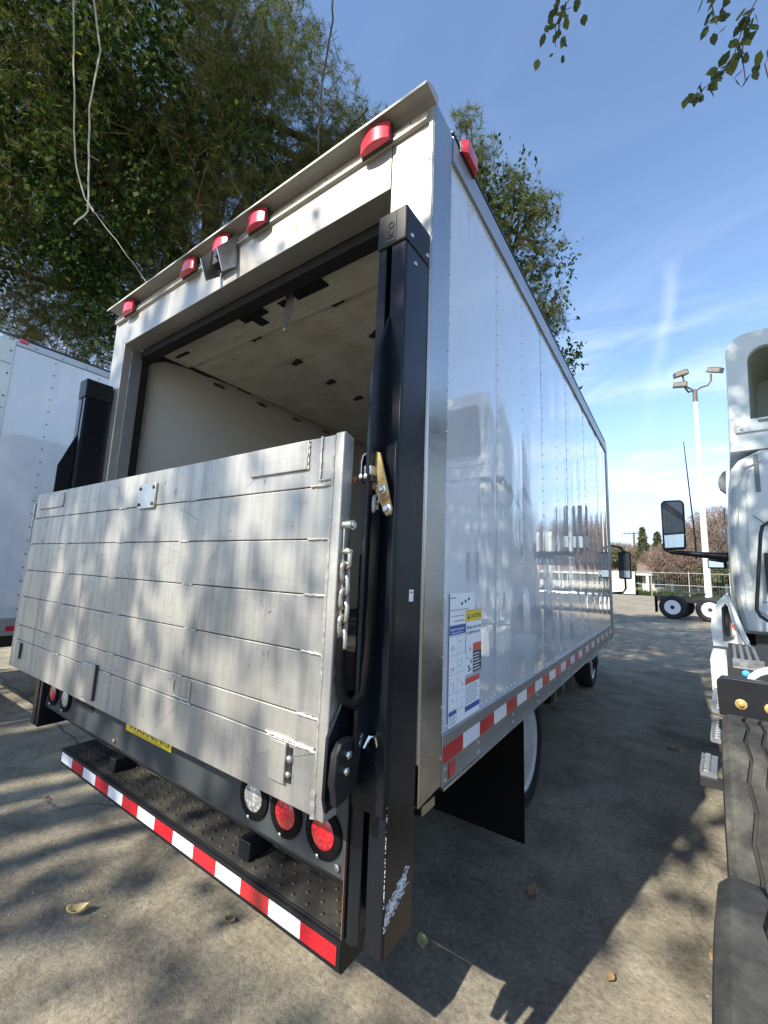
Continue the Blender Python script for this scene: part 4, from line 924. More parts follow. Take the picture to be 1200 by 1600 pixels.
def ty_wheel(S, xo, yc, side, detail):
    r, w = .51, .27; s = side
    def prof(h, sh): return [(.30, -h * .80), (.33, -h * .92), (r - .12, -h), (r - .055, -h * .985), (r - .018, -h + .026), (r - .004, -h + .045), (r, -h + .07), (r, h - .07), (r - .004, h - .045), (r - .018, h - .026), (r - .055, h * .985), (r - .12, h), (.33, h * .92), (.30, h * .80)]
    for k in (0, 1):
        cx = xo - s * (w / 2) - s * k * .33
        if detail and s < 0 and k == 0:
            # treaded tyre: ribs separated by zig-zag grooves, cut as real geometry
            mb = MB(); mb.lathe([(.30, -.108), (.33, -.124), (r - .12, -.135), (r - .055, -.133), (r - .020, -.110), (r - .014, -.09), (r - .014, .09), (r - .020, .110), (r - .055, .133), (r - .12, .135), (.33, .124), (.30, .108)], (cx, yc, .51), 'x', 72)
            ty = mb.build('tyre', 'tyre_dark', S, smooth=True)
            ribs = [(-.128, -.060), (-.052, -.012), (-.004, .036), (.044, .080), (.088, .128)]
            N_ = 180
            for ri, (a, b_) in enumerate(ribs):
                m2 = MB(); vs = []; fs = []
                for j in range(N_):
                    th = 2 * math.pi * j / N_
                    zg = .0065 * (abs(((j / 10.0) % 1) * 4 - 2) - 1)
                    la = a + (zg if ri > 0 else 0); lb_ = b_ + (zg if ri < 4 else 0)
                    ra = r + .001 if ri not in (0, 4) else r + .001
                    pr2 = [(r - .018, la), (ra, la + .002 if ri else la + .02), (ra, lb_ - (.002 if ri < 4 else .02)), (r - .018, lb_)]
                    if j % 10 == 5 and 0 < ri < 4: pr2 = [(p[0] - .005, p[1]) for p in pr2]
                    for rr3, t in pr2: vs.append((cx + t, yc + math.cos(th) * rr3, .51 + math.sin(th) * rr3))
                for j in range(N_):
                    for q in range(3): fs.append((j * 4 + q, j * 4 + q + 1, ((j + 1) % N_) * 4 + q + 1, ((j + 1) % N_) * 4 + q))
                m2.add(vs, fs); m2.build('tread_rib', 'tyre', ty, smooth=True)
        else:
            mb = MB(); mb.lathe(prof(w / 2, 0), (cx, yc, .51), 'x', 56); mb.build('tyre', 'tyre_dark', S, smooth=True)
    # rim with deep dish, hub, nuts
    o = xo - s * .02; d = .065
    rm = MB(); rm.lathe([(.305, 0), (.305, .012), (.285, .012), (.27, -.01), (.262, -d), (.17, -d - .02), (.15, -d + .01), (.10, -d + .012)], (o, yc, .51), 'x', 40, s); rm.build('rim', 'rim_paint', S, smooth=True)
    hb = MB(); hb.lathe([(.118, -d + .004), (.112, -d + .02), (.085, .0), (.06, .02), (.001, .022)], (o, yc, .51), 'x', 20, s)
    for k in range(10):
        a = k * math.pi / 5; hb.lathe([(.016, -d), (.016, -d + .05), (.01, -d + .06)], (o, yc + math.cos(a) * .143, .51 + math.sin(a) * .143), 'x', 6, s)
    hb.build('hub', 'dull_black', S, smooth=True)
    hh = MB()
    for k in range(5):
        a = k * 2 * math.pi / 5 + .5; hh.lathe([(.030, -d - .006), (.030, -d + .0)], (o, yc + math.cos(a) * .212, .51 + math.sin(a) * .212), 'x', 12, s)
    hh.build('hand_hole', 'dull_black', S)
SA = road_tractor('white sleeper tractor at the right edge with tall hollow roof fairing and long mirror arm', (.634, -1.136, 0), R(-4.5))
# distant tractor unit, standing across the yard, rear wheels to the left
rz2 = R(-99); c2, s2 = math.cos(rz2), math.sin(rz2); tx, ty_ = 2.41, .965
SB = road_tractor('distant tractor unit standing across the yard, black chassis and white rims by the lamp post', (.49 - (c2 * tx - s2 * ty_), 21.5 - (s2 * tx + c2 * ty_), 0), rz2, detail=False)
SC = copy_tree(SB); SC.location = (9.2, 24, 0); SC.rotation_euler = (0, 0, R(176)); SC['label'] = 'white tractor unit seen only as a reflection in the box side'

# ------------------------------------------------------------------ lamp post, utility pole
LP = thing('lamp_post', 'tall white lamp post carrying three floodlights on curved arms', 'lamp post', (2.25, 30.6, 0))
mb = MB(); mb.tube([(0, 0, 0), (0, 0, 5.5), (0.03, 0, 13.2)], [.18, .155, .11], 20); mb.build('pole', 'pole_paint', LP, smooth=True)
part('base', 'stucco_light', LP, (-.5, .5, -.5, .5, 0, .5), bevel=.03)
mb = MB(); mb.tube([(.03, 0, 13.0), (.03, 0, 13.75)], .13, 16); mb.build('collar', 'lamp_grey', LP, smooth=True)
mb = MB(); mb.tube([(0.03, 0, 13.7), (.35, 0, 13.9), (.7, .1, 14.0), (.88, .1, 14.25), (.9, .1, 14.7)], .06, 8)
mb.tube([(.03, 0, 13.7), (-.2, 0, 13.95), (-.45, -.1, 14.1), (-.55, -.1, 14.9)], .06, 8); mb.tube([(.03, 0, 13.8), (-.3, -.3, 13.6), (-.45, -.5, 13.8), (-.45, -.5, 14.1)], .06, 8); mb.build('arm', 'lamp_grey', LP, smooth=True)
for (x, y, z, ry, rz_) in ((-.65, -.1, 15.0, -14, 10), (-.72, -.5, 14.1, 6, 0), (1.12, .1, 14.9, 22, -20)):
    h = MB(); h.prism([(-.46, -.17), (.46, -.2), (.46, .16), (.3, .22), (-.4, .2)], 'y', -.3, .3); o = h.build('floodlight', 'lamp_grey', LP, bevel=.03); o.location = (x, y, z); o.rotation_euler = (R(12), R(ry), R(rz_)); o.scale = (.85, .85, .85)
    part('lamp_glass', 'lamp_face', o, (-.38, .38, -.32, -.305, -.12, .14))
UP = thing('utility_pole', 'distant wooden utility pole with a short crossarm', 'utility pole', (-4.7, 81, 0))
mb = MB(); mb.tube([(0, 0, 0), (0, 0, 9.9)], [.2, .14], 8); mb.build('pole', 'wood_pole', UP)
part('crossarm', 'wood_pole', UP, (-1.6, 1.6, -.07, .07, 9.55, 9.72))
mb = MB()
for a in (-1.4, -.7, .7, 1.4): mb.tube([(a, 0, 9.72), (a, 0, 9.95)], .05, 6)
mb.build('insulator', 'lamp_grey', UP)

# ------------------------------------------------------------------ fence and the houses behind it
FE = thing('wire_fence', 'long galvanised wire fence with rails along the far edge of the yard', 'fence', (0, 57, 0))
def fpt(i): return -30 + i * 3.55, .035 * (i * 3.55 - 30)
for i in range(28):
    x, y = fpt(i)
    mb = MB(); mb.tube([(x, y, 0), (x, y, 2.9)], .035, 6); mb.build('post', 'fence_metal', FE)
for z in (2.72, 1.35):
    mb = MB(); a, b_ = fpt(0), fpt(27); mb.tube([(a[0], a[1], z), (b_[0], b_[1], z)], .024, 6); mb.build('rail', 'fence_metal', FE)
wm = MB(); a = -30
while a < 65:
    y = .035 * a; wm.tube([(a, y, .1), (a, y, 2.7)], .004, 3); a += .24
stuff(wm.build('wire_mesh', 'fence_metal', FE))
GP = thing('fence_panel', 'pair of solid white sheet panels standing in the far fence beside the truck mirror', 'fence', (-4.9, 56.4, 0))
for i in range(4): part('panel', 'fence_white', GP, (-2.0 + i * .93, -1.09 + i * .93, -.03, .03, .12, 2.7), bevel=.01)
for (hx, hw, lab, mt) in ((-12, 12, 'low grey house with pale columns behind the fence, nearest the box truck mirror', 'stucco'), (5.5, 17, 'long low grey house with pale columns behind the lamp post', 'stucco'), (28, 16, 'low grey house behind the fence at the far right', 'stucco'), (-36, 22, 'low grey house behind the fence at the far left', 'stucco')):
    H = thing('house', lab, 'house', (hx, 66, 0))
    part('wall', mt, H, (-hw / 2, hw / 2, 0, 7, 0, 2.6))
    MB().prism([(-1.2, 2.55), (8.2, 2.55), (3.5, 4.3)], 'x', -hw / 2 - .6, hw / 2 + .6).build('roof', 'roof_shingle', H)
    part('fascia', 'stucco_light', H, (-hw / 2 - .6, hw / 2 + .6, -1.24, -1.205, 2.45, 2.68))
    k = 0; x = -hw / 2 + .5
    while x < hw / 2: part('column', 'stucco_light', H, (x, x + .32, -1.1, -.8, 0, 2.54)); x += 2.7
    for i in range(int(hw / 4)):
        wx = -hw / 2 + 2 + i * 4; w_ = part('window', 'stucco_light', H, (wx - .7, wx + .7, -.05, -.002, .9, 2.1)); part('pane', 'glass', w_, (wx - .6, wx + .6, -.07, -.051, 1.0, 2.0))

# ------------------------------------------------------------------ leaf clouds (numpy)
def cloud_mesh(name, mat, parent, verts, faces_n, nv):
    me = bpy.data.meshes.new(name); n = len(verts)
    me.vertices.add(n); me.vertices.foreach_set('co', verts.astype(np.float32).ravel())
    nf = faces_n
    me.loops.add(nf * nv); me.loops.foreach_set('vertex_index', np.arange(nf * nv, dtype=np.int32))
    me.polygons.add(nf); me.polygons.foreach_set('loop_start', np.arange(0, nf * nv, nv, dtype=np.int32)); me.polygons.foreach_set('loop_total', np.full(nf, nv, dtype=np.int32))
    me.update(calc_edges=True); me.materials.append(M[mat]); o = bpy.data.objects.new(name, me); col.objects.link(o)
    if parent: o.parent = parent
    return o
def unit(r, n): v = r.normal(size=(n, 3)); return v / np.linalg.norm(v, axis=1, keepdims=True)
def leaves(r, P, size, droop=.3, aspect=.62):
    """4-sided leaf shapes at points P"""
    n = len(P); d = unit(r, n); d[:, 2] -= droop; d /= np.linalg.norm(d, axis=1, keepdims=True); s = np.cross(d, unit(r, n)); s /= np.linalg.norm(s, axis=1, keepdims=True)
    L_ = (size * r.uniform(.6, 1.25, n))[:, None]; Wd = L_ * aspect * .5
    v = np.stack([P, P + d * L_ * .45 + s * Wd, P + d * L_, P + d * L_ * .45 - s * Wd], 1); return v.reshape(-1, 3), n
def needles(r, C, D, n, length, width):
    """sprays of n needles at centres C around directions D"""
    m_ = len(C); Cx = np.repeat(C, n, 0); Dx = np.repeat(D, n, 0); k = len(Cx)
    d = Dx * r.uniform(.2, 1.0, (k, 1)) + unit(r, k) * .75; d /= np.linalg.norm(d, axis=1, keepdims=True); s = np.cross(d, unit(r, k)); s /= np.linalg.norm(s, axis=1, keepdims=True)
    base = Cx + Dx * r.uniform(-.10, .12, (k, 1)); L_ = length * r.uniform(.6, 1.15, (k, 1))
    v = np.stack([base + s * width * .5, base - s * width * .5, base + d * L_], 1); return v.reshape(-1, 3), k
def branch_paths(r, base, tips, steps=6, wob=.35):
    out = []
    for t in tips:
        pts = [Vector(base)]
        b0, t0 = Vector(base), Vector(t)
        for i in range(1, steps + 1):
            f = i / steps; p = b0.lerp(t0, f); p.z += math.sin(f * math.pi) * .12 * (t0 - b0).length * .6
            if i < steps: p += Vector(r.normal(size=3) * wob * .25)
            pts.append(p)
        out.append(pts)
    return out

def tree_skeleton(T_, r, base, top, tips, r0, mat='bark'):
    mb = MB(); b, t = Vector(base), Vector(top)
    pts = [b.lerp(t, i / 6) + Vector((r.normal() * .08, r.normal() * .08, 0)) * (i > 0) for i in range(7)]
    mb.tube(pts, [r0 * (1 - .11 * i) for i in range(7)], 12); mb.build('trunk', mat, T_, smooth=True)
    lb = MB()
    for tp_ in tips:
        k = int(r.integers(2, 7)); bs = pts[k]
        for path in branch_paths(r, bs, [tp_]):
            rad = r0 * .34; lb.tube(path, [rad * (1 - i / len(path)) + .012 for i in range(len(path))], 6)
    lb.build('limbs', mat, T_, smooth=True)

PROJ = np.array([list(cr), list(cu), list(cf)]); CAMP = np.array([.634, -1.136, 1.55])

# 1. the big pine left of the truck, overgrown with ivy on its near side
rg = np.random.default_rng(11)
PT = thing('pine_tree', 'huge dark pine overgrown with ivy, hanging over the left side of the box truck', 'tree', (0, 0, 0))
lobes = [((-9.6, 2.6, 13.2), 3.4), ((-11.0, 1.2, 10.4), 3.1), ((-7.6, 4.6, 13.0), 2.5), ((-8.6, 4.4, 10.2), 2.6), ((-12.8, 2.0, 13.5), 3.4), ((-6.6, 6.4, 11.2), 2.0), ((-10.6, 3.4, 8.3), 1.9), ((-13.2, .6, 8.8), 2.2),
         ((-5.9, 6.3, 12.3), 1.45), ((-8.7, 4.2, 15.9), 2.2), ((-4.9, 7.1, 11.2), 1.2), ((-12.2, 2.3, 7.2), 1.2)]
C = []
for (c, rad) in lobes:
    n = int(560 * rad ** 1.6); p = unit(rg, n) * (rad * rg.uniform(.35, 1.06, (n, 1)) ** .8); p[:, 2] *= .85; C.append(p + np.array(c))
C = np.concatenate(C); D_ = unit(rg, len(C)); D_[:, 2] -= .45; D_ /= np.linalg.norm(D_, axis=1, keepdims=True)
keep = rg.random(len(C)) < .92; C, D_ = C[keep], D_[keep]
v, k = needles(rg, C, D_, 24, .23, .0095); stuff(cloud_mesh('needle_sprays', 'needles', PT, v, k, 3))
# twigs through the needles
sel = rg.choice(len(C), 3200, replace=False); tw = MB()
for i in sel[:3200]:
    a = C[i]; b_ = a - D_[i] * rg.uniform(.3, .7); tw.tube([a, b_], .007, 3)
stuff(tw.build('twigs', 'twig_bark', PT))
ivl = []
for (c, rad, n) in (((-10.2, .8, 12.0), 2.6, 7600), ((-9.2, 1.9, 8.9), 1.7, 3400), ((-8.3, 1.7, 11.4), 1.6, 2600), ((-11.6, .2, 9.4), 2.0, 3800), ((-9.9, 2.2, 7.6), 1.0, 900), ((-7.0, 3.6, 10.4), 1.0, 500), ((-12.4, .2, 12.2), 2.6, 3800)):
    nc = n // 36; cc = unit(rg, nc) * (rad * rg.uniform(.5, 1.05, (nc, 1)))
    p = np.repeat(cc, 36, 0) + rg.normal(size=(nc * 36, 3)) * np.array([.22, .22, .34]); ivl.append((p + np.array(c))[:int(len(p) * .62)])
P_ = np.concatenate(ivl); P_ = np.concatenate([P_, P_ + rg.normal(size=P_.shape) * .10]); v, k = leaves(rg, P_, .118, .5, .9); stuff(cloud_mesh('ivy', 'ivy_leaves', PT, v, k, 4))
tree_skeleton(PT, rg, (-9.8, 4.6, 0), (-9.0, 4.0, 13.5), [c for c, _ in lobes] + [(c[0] + .8, c[1] - .6, c[2] + .7) for c, _ in lobes], .42)

# 2. the tree behind the front of the box
rg = np.random.default_rng(23)
QT = thing('pine_tree', 'pine mixed with leafy creeper rising behind the far roof edge of the box truck', 'tree', (0, 0, 0))
def PX(u, v, dep):
    d = cf + cr * ((u - 600) / 651.74) - cu * ((v - 800) / 651.74); return np.array(CAMP) + np.array(d) * dep
lob2 = [(( -3.30, 7.55, 13.35), .42), ((-3.10, 7.9, 12.6), .55), ((-3.05, 8.1, 11.7), .75), ((-2.35, 8.75, 11.85), .62), ((-1.75, 9.15, 11.25), .50), ((-2.45, 8.7, 10.8), .85), ((-3.4, 8.1, 10.4), 1.1), ((-1.95, 9.3, 10.1), .75), ((-2.3, 9.3, 9.0), .85), ((-1.75, 9.7, 8.5), .55), ((-2.4, 9.4, 7.7), .9), ((-1.75, 9.8, 7.3), .48), ((-3.6, 8.6, 8.3), 1.3), ((-2.6, 9.4, 6.2), .9), ((-3.8, 7.9, 12.3), .8)]
C = []
for c, rad in lob2[:10] + lob2[12:]:
    n = int(150 * rad ** 2) + 14; C.append(unit(rg, n) * (rad * rg.uniform(.2, 1.08, (n, 1)) ** .8) + np.array(c))
C = np.concatenate(C); D_ = unit(rg, len(C)); D_[:, 2] += .2; D_ /= np.linalg.norm(D_, axis=1, keepdims=True)
v, k = needles(rg, C, D_, 26, .24, .010); stuff(cloud_mesh('needle_sprays', 'needles', QT, v, k, 3))
ivl = []
for c, rad in lob2[2:]:
    n = int(13 * rad ** 2) + 5; cc = unit(rg, n) * (rad * rg.uniform(.5, 1.08, (n, 1))); p = np.repeat(cc, 22, 0) + rg.normal(size=(n * 22, 3)) * np.array([.13, .13, .26]); ivl.append(p + np.array(c))
for c in ((-1.35, 9.9, 7.4), (-1.5, 9.85, 7.0), (-1.25, 9.7, 9.9), (-1.15, 9.8, 7.2), (-1.5, 9.9, 6.6)): ivl.append(rg.normal(size=(55, 3)) * np.array([.16, .1, .28]) + np.array(c))
P_ = np.concatenate(ivl); P_ = P_[(P_[:, 0] < -.9)]; v, k = leaves(rg, P_, .14, .6, .5); stuff(cloud_mesh('creeper', 'ivy_leaves', QT, v, k, 4))
tree_skeleton(QT, rg, (-3.3, 9.6, 0), (-3.2, 8.6, 11.5), [c for c, _ in lob2] + [(c[0], c[1] + .3, c[2] + .4) for c, _ in lob2], .22)

# 3. the street tree over the camera; its shadow falls on the yard and dapples the tail of the truck
rg = np.random.default_rng(5)
ST = thing('street_tree', 'broad leafy tree standing behind the viewer, its twigs hanging into the sky at upper right', 'tree', (0, 0, 0))
def shade_cluster(gx, gy, gz, zc_, n, sp):
    """a leaf clump hanging at height zc_ on the way from a place to the sun"""
    t = zc_ - gz; c = np.array([gx - .28 * t, gy - 1.17 * t, zc_]); return rg.normal(size=(n, 3)) * np.array(sp) + c
cl_pts = []
for i in range(760):                                             # main crown overhead and behind
    x = rg.uniform(-7.5, 1.0); y = rg.uniform(-5.5, 2.2); z = rg.uniform(9.0, 15.5)
    c = np.array([x, y, z]); d = c - CAMP; q = PROJ @ d
    if q[2] > 0 and abs(q[0] / q[2]) < 1.02 and q[1] / q[2] < 1.36: continue
    cl_pts.append(rg.normal(size=(42, 3)) * np.array([.42, .42, .28]) + c)
for i in range(88):                                              # looser boughs further back: dapple on the tail
    gx = rg.uniform(-2.7, .1); gz = rg.uniform(.85, 3.25); zc_ = gz + rg.uniform(4.5, 6.5)
    if rg.random() < .30 + .45 * min(1, max(0, (gx + .5) / -2.0)) + (.15 if gz < 1.95 and gx < -.25 else 0): cl_pts.append(shade_cluster(gx, rg.uniform(-.3, -.1), gz, zc_, int(rg.integers(26, 60)), (.085, .12, rg.uniform(.12, .34))))
for i in range(70):                                              # yard on the left and behind
    gx = rg.uniform(-7, -1.25); gy = rg.uniform(-2.2, .9); cl_pts.append(shade_cluster(gx, gy, 0, rg.uniform(8, 12), 30, (.30, .16, .16)))
for (gx, gy, n) in ((-.28, -.02, 34), (.62, 1.42, 16), (-.75, -.35, 40), (.35, -.15, 30)):
    cl_pts.append(shade_cluster(gx, gy, 0, 9.5, n, (.10, .13, .1)))
for i in range(130):                                             # broken shade on the tractor cab
    gz = rg.uniform(.9, 4.1); cl_pts.append(shade_cluster(rg.uniform(.85, 3.4), 3.9, gz, gz + rg.uniform(5, 7), 34, (.16, .2, .18)))
P_ = np.concatenate(cl_pts)
d = P_ - CAMP; q = d @ PROJ.T; vis = (q[:, 2] > 0) & (np.abs(q[:, 0] / q[:, 2]) < .95) & (q[:, 1] / q[:, 2] < 1.26)
P_ = P_[~vis]
v, k = leaves(rg, P_, .17, .3, .62); stuff(cloud_mesh('crown', 'street_leaves', ST, v, k, 4))
tips = [tuple(rg.uniform((-7, -6, 10), (0, 1.5, 14))) for _ in range(10)] + [tuple(rg.uniform((-8, -13, 10), (-3, -8, 12))) for _ in range(16)]
tree_skeleton(ST, rg, (-7.0, -15.5, 0), (-6.6, -11.0, 9.0), tips, .36)
# hanging twigs with separate leaves
def hanging(parent, path, nleaf, size, r, spread=.05, t0=.15):
    mb = MB(); mb.tube(path, [.008 - .005 * i / len(path) for i in range(len(path))], 5); mb.build('twig', 'twig_bark', parent, smooth=True)
    pts = [Vector(p) for p in path]
    vs = []; fs = []
    for i in range(nleaf):
        f = t0 + (1 - t0) * (i + r.random()) / nleaf; g = f * (len(pts) - 1); j = min(int(g), len(pts) - 2); p = pts[j].lerp(pts[j + 1], g - j) + Vector(r.normal(size=3) * spread)
        d = Vector(r.normal(size=3) * .6 + np.array([0, 0, -.9])).normalized(); s = d.cross(Vector(r.normal(size=3))).normalized(); nn_ = d.cross(s); L_ = size * r.uniform(.7, 1.25); w_ = L_ * .30
        o = len(vs); ct = [p, p + d * L_ * .28 + s * w_, p + d * L_ * .62 + s * w_ * .95, p + d * L_, p + d * L_ * .62 - s * w_ * .95, p + d * L_ * .28 - s * w_, p + d * L_ * .3 - nn_ * w_ * .25, p + d * L_ * .62 - nn_ * w_ * .22]
        vs += [tuple(a) for a in ct]; fs += [(o, o + 1, o + 6), (o + 1, o + 2, o + 7, o + 6), (o + 2, o + 3, o + 7), (o, o + 6, o + 5), (o + 6, o + 7, o + 4, o + 5), (o + 7, o + 3, o + 4)]
    mb = MB(); mb.add(vs, fs); stuff(mb.build('leaf_spray', 'street_leaves', parent))
rh = np.random.default_rng(77)
hanging(ST, [(2.2, 2.6, 9.2), (1.78, 4.07, 8.02), (1.56, 3.99, 7.6), (1.43, 3.97, 7.18), (1.21, 3.87, 6.9), (1.01, 3.76, 6.69)], 44, .135, rh, .05, .3)
hanging(ST, [(1.56, 3.99, 7.6), (1.51, 4.02, 7.22), (1.53, 4.09, 6.95)], 15, .135, rh, .06)
hanging(ST, [(1.3, 3.0, 8.9), (1.24, 3.71, 7.93), (1.28, 3.78, 7.65), (1.30, 3.8, 7.5)], 20, .125, rh, .06, .35)
hanging(ST, [(2.2, 3.6, 8.4), (1.9, 4.3, 7.5), (1.70, 4.14, 7.1), (1.78, 4.3, 6.7), (2.0, 4.5, 6.3)], 3, .12, rh, .03)
hanging(ST, [(.6, 2.0, 9.0), (.16, 2.96, 7.95), (-.05, 2.86, 7.66), (-.13, 2.84, 7.45), (-.14, 2.87, 7.22)], 38, .10, rh, .07, .35)

# hanging dry stems in front of the pine
def stem(path, label, rad=.010):
    pts = [Vector(p) for p in path]; fp = []
    for i in range(len(pts) - 1):
        for j in range(3): fp.append(pts[i].lerp(pts[i + 1], j / 3) + Vector(rh.normal(size=3) * .006))
    fp.append(pts[-1]); o = MB().tube(fp, rad, 6).build('hanging_stem', 'vine_stem', smooth=True); return tag(o, label, 'vine')
stem([(-4.90, -.3, 9.6), (-4.95, -.06, 8.34), (-4.99, .07, 7.43), (-5.04, .24, 6.29), (-4.95, .38, 5.84), (-4.88, .45, 5.70)], 'thin pale stem hanging straight down before the pine, the left of a pair', .0085)
stem([(-4.80, -.1, 9.2), (-4.76, .07, 8.35), (-4.72, .23, 7.59), (-4.86, .25, 6.9), (-4.94, .35, 6.3), (-4.94, .41, 5.69), (-5.09, .34, 5.53)], 'pale bowed stem hooked sideways at its lower end, hanging before the pine', .010)
o = stem([(-2.35, 1.5, 9.6), (-2.40, 1.69, 8.46), (-2.41, 1.76, 8.08), (-2.55, 1.79, 7.32), (-2.63, 1.88, 6.48)], 'dark bare twig dangling above the truck roof', .011); o.data.materials.clear(); o.data.materials.append(M['bark'])
stem([(-4.94, .41, 5.75), (-4.86, .47, 5.66), (-4.57, .76, 5.18), (-4.41, .93, 4.88)], 'thread-thin stem slanting down towards the roof gutter', .0035)

# ------------------------------------------------------------------ distant trees
def far_tree(x, y, h, w, kind, label, seed, group=None):
    r = np.random.default_rng(seed); o = thing('bare_tree' if kind == 'bare' else 'conifer_tree' if kind == 'fir' else 'leafy_tree', label, 'tree', (x, y, 0), 0, group)
    mb = MB()
    if kind == 'bare':
        mb.tube([(0, 0, 0), (.1, 0, h * .28)], [.22, .17], 7); mb.build('trunk', 'twig_bark', o, smooth=True)
        lb = MB(); ends = []
        for i in range(9):
            a = 2 * math.pi * i / 9 + r.random(); e = Vector((math.cos(a) * w * .36, math.sin(a) * w * .3, h * r.uniform(.55, .85))); lb.tube([(.1, 0, h * .25), Vector((.1, 0, h * .25)).lerp(e, .5) + Vector((0, 0, -.25)), e], [.12, .07, .03], 5); ends.append(e)
            for q in range(5):
                e2 = e + Vector(r.normal(size=3) * w * .13); lb.tube([Vector((.1, 0, h * .25)).lerp(e, r.uniform(.4, .9)), e2], [.04, .015], 4)
        lb.build('limbs', 'twig_bark', o)
        n = int(15000 * (w / 8)); p = unit(r, n) * r.uniform(.3, 1.0, (n, 1)) ** .6 * np.array([w / 2, w / 2.4, h * .40]) + np.array([0, 0, h * .60])
        d = unit(r, n); d[:, 2] += .5; s = np.cross(d, unit(r, n)); s /= np.linalg.norm(s, axis=1, keepdims=True); Ln = r.uniform(.3, .9, (n, 1))
        v = np.stack([p + s * .026, p - s * .026, p + d * Ln], 1).reshape(-1, 3); stuff(cloud_mesh('twigs', 'bare_twigs', o, v, n, 3))
    elif kind == 'fir':
        mb.tube([(0, 0, 0), (0, 0, h * .97)], [.25, .03], 7); mb.build('trunk', 'bark', o)
        n = 5200; t = r.random(n) ** .8; z = h * (.12 + .88 * t); rad = (w / 2) * (1 - t) ** .8 * (.7 + .5 * (np.sin(z * 5.5) * .5 + .5)) + .08; a = r.uniform(0, 2 * np.pi, n); rr4 = rad * r.uniform(.3, 1.05, n)
        p = np.stack([np.cos(a) * rr4, np.sin(a) * rr4, z - rr4 * .2], 1); v, k = leaves(r, p, .42, .5, .35); stuff(cloud_mesh('crown', 'conifer_dark', o, v, k, 4))
    else:
        mb.tube([(0, 0, 0), (0, 0, h * .5)], [.25, .15], 7); mb.build('trunk', 'bark', o)
        n = 5200; p = unit(r, n) * r.uniform(.5, 1.0, (n, 1)) * np.array([w / 2, w / 2, h * .36]) + np.array([0, 0, h * .6]); p += np.sin(p * 2.3)[:, [1, 2, 0]] * .35
        v, k = leaves(r, p, .34, .2, .6); stuff(cloud_mesh('crown', 'conifer_dark', o, v, k, 4))
    return o
far_tree(-3.0, 72, 9.6, 3.4, 'fir', 'taller pointed conifer with a bent tip beyond the fence', 1)
far_tree(-1.2, 73, 9.0, 3.0, 'fir', 'slimmer pointed conifer just right of the taller one', 2)
far_tree(-6.4, 68, 6.6, 4.5, 'leafy', 'round leafy bush-like tree behind the truck mirror', 3)
far_tree(-1.0, 70, 6.2, 5.5, 'bare', 'small brown leafless tree below the two conifers', 4)
far_tree(1.6, 63, 6.6, 8.0, 'bare', 'spreading brown leafless tree with forked trunk left of the lamp post', 5)
far_tree(5.8, 66, 11.4, 9.5, 'bare', 'tall brown leafless tree right behind the lamp post', 6)
far_tree(-9.8, 75, 7.4, 7, 'bare', 'brown leafless tree half hidden by the box truck', 7)
far_tree(-4.6, 78, 7.0, 7, 'bare', 'faint leafless tree behind the utility pole', 8)
far_tree(4.6, 60.5, 4.6, 3.4, 'leafy', 'low olive green shrub behind the right mirror arm', 9)
far_tree(-1.8, 80, 7.6, 11, 'bare', 'pale leafless tree in the back row between the conifers', 21)
far_tree(3.4, 74, 9.4, 9, 'bare', 'wide leafless tree in the back row left of the lamp post', 22)
far_tree(-7.6, 82, 8.2, 10, 'bare', 'leafless tree in the back row above the box truck mirror', 23)
far_tree(13, 70, 11, 10, 'bare', 'tall brown leafless tree hidden behind the sleeper cab', 10)
for i, (x, y, h, w, kd, lb_) in enumerate(((21, 68, 10, 9, 'leafy', 'dense green tree beyond the right end of the houses'), (31, 72, 12, 11, 'leafy', 'large green tree furthest right beyond the yard'), (-20, 74, 11, 12, 'leafy', 'green tree hidden behind the box truck front'), (-34, 70, 12, 12, 'leafy', 'green tree seen far left under the platform'))):
    far_tree(x, y, h, w, kd, lb_, 30 + i)

# grass tufts at the verge
rg = np.random.default_rng(9); n = 9000
P_ = np.stack([rg.uniform(-14, 16, n), 57.2 + rg.uniform(0, 3.2, n), np.full(n, .02)], 1); d = unit(rg, n) * .45; d[:, 2] = rg.uniform(.6, 1.2, n); s = np.cross(d, unit(rg, n)); s /= np.linalg.norm(s, axis=1, keepdims=True)
v = np.stack([P_ + s * .05, P_ - s * .05, P_ + d * rg.uniform(.3, .75, (n, 1))], 1).reshape(-1, 3)
gt = stuff(cloud_mesh('grass_tufts', 'ivy_leaves', None, v, n, 3)); gt['label'] = 'bright green grass and weeds along the foot of the fence'; gt['category'] = 'grass'

# ------------------------------------------------------------------ litter on the ground
rl = np.random.default_rng(31)
def ground_leaf(x, y, size, mat, label, rz, curl=.4, group=None):
    vs = []; n = 6
    for i in range(n + 1):
        t = i / n; w_ = math.sin(math.pi * min(.98, t * .9 + .06)) * .32
        for s_ in (-1, 0, 1): vs.append(((t - .5) * size, s_ * w_ * size, .006 + size * curl * ((s_ * s_) * .22 + (t - .5) ** 2 * .6)))
    fs = [(i * 3 + j, i * 3 + j + 1, i * 3 + j + 4, i * 3 + j + 3) for i in range(n) for j in (0, 1)]
    mb = MB(); mb.add(vs, fs); o = mb.build('fallen_leaf', mat, smooth=True); o.location = (x, y, 0); o.rotation_euler = (0, 0, rz); sm = o.modifiers.new('t', 'SOLIDIFY'); sm.thickness = .001
    return tag(o, label, 'leaf', group)
ground_leaf(-1.61, -.162, .085, 'pale_leaf', 'pale curled leaf lying alone on the ground left of the bumper', .9, 1.2)
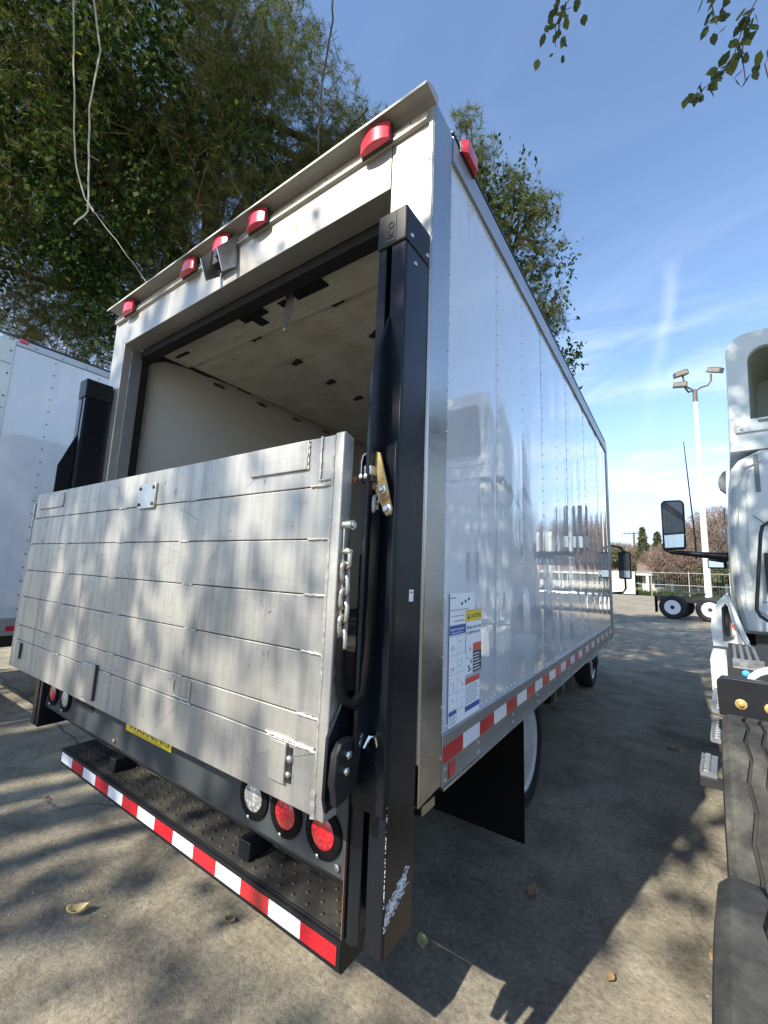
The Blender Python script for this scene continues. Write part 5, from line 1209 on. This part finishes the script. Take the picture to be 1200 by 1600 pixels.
ground_leaf(-.32, .643, .075, 'pale_leaf', 'cream leaf lying in the strip of sun beside the rail foot', 2.2, .6)
ground_leaf(.72, 1.30, .14, 'dry_leaf', 'long brown leaf near the tractor tyre', 1.9, .5)
ground_leaf(-.02, 1.22, .09, 'dry_leaf', 'small dark curled leaf in the truck shadow', 1.5, .8)
ground_leaf(.55, 3.9, .12, 'dry_leaf', 'dark leaf on the shaded paving midway between the trucks', .4, .5)
ground_leaf(-1.05, .22, .05, 'dry_leaf', 'tiny brown leaf below the middle of the bumper', .3, .8)
ground_leaf(.35, .95, .05, 'dry_leaf', 'tiny reddish leaf on the sunlit ground', 1.3, .8)
pv = MB()
for i in range(4200):
    a = rl.uniform(.2, 1) ** .5 * 5; th = rl.uniform(-.9, 2.9); x = .634 + math.cos(th) * a; y = -1.136 + math.sin(th) * a; s_ = rl.uniform(.0012, .0042) * (1 + a * .15); z = s_ * .5
    p = [(x + rl.normal() * .2 * s_ + math.cos(k * 2.1) * s_, y + math.sin(k * 2.1) * s_, z * .2) for k in range(3)]; pv.add(p + [(x, y, s_ * 1.1)], [(0, 1, 3), (1, 2, 3), (2, 0, 3), (0, 2, 1)])
pv = pv.build('pebbles', 'pebble'); stuff(pv); pv['label'] = 'scattered grit and small stones on the paving near the trucks'; pv['category'] = 'grit'
lv = MB()
for i in range(900):
    a = rl.uniform(.1, 1) ** .5 * 9; th = rl.uniform(-.8, 2.9); x = .634 + math.cos(th) * a; y = -1.136 + math.sin(th) * a; L_ = rl.uniform(.012, .05); t = rl.uniform(0, 3.14); w_ = L_ * rl.uniform(.04, .35)
    dx, dy = math.cos(t), math.sin(t); lv.add([(x, y, .003), (x + dx * L_ * .5 - dy * w_, y + dy * L_ * .5 + dx * w_, .008), (x + dx * L_, y + dy * L_, .004), (x + dx * L_ * .5 + dy * w_, y + dy * L_ * .5 - dx * w_, .009)], [(0, 1, 2), (0, 2, 3)])
lv = lv.build('leaf_litter', 'dry_leaf'); stuff(lv); lv['label'] = 'scraps of dry leaf and twig scattered over the paving'; lv['category'] = 'litter'
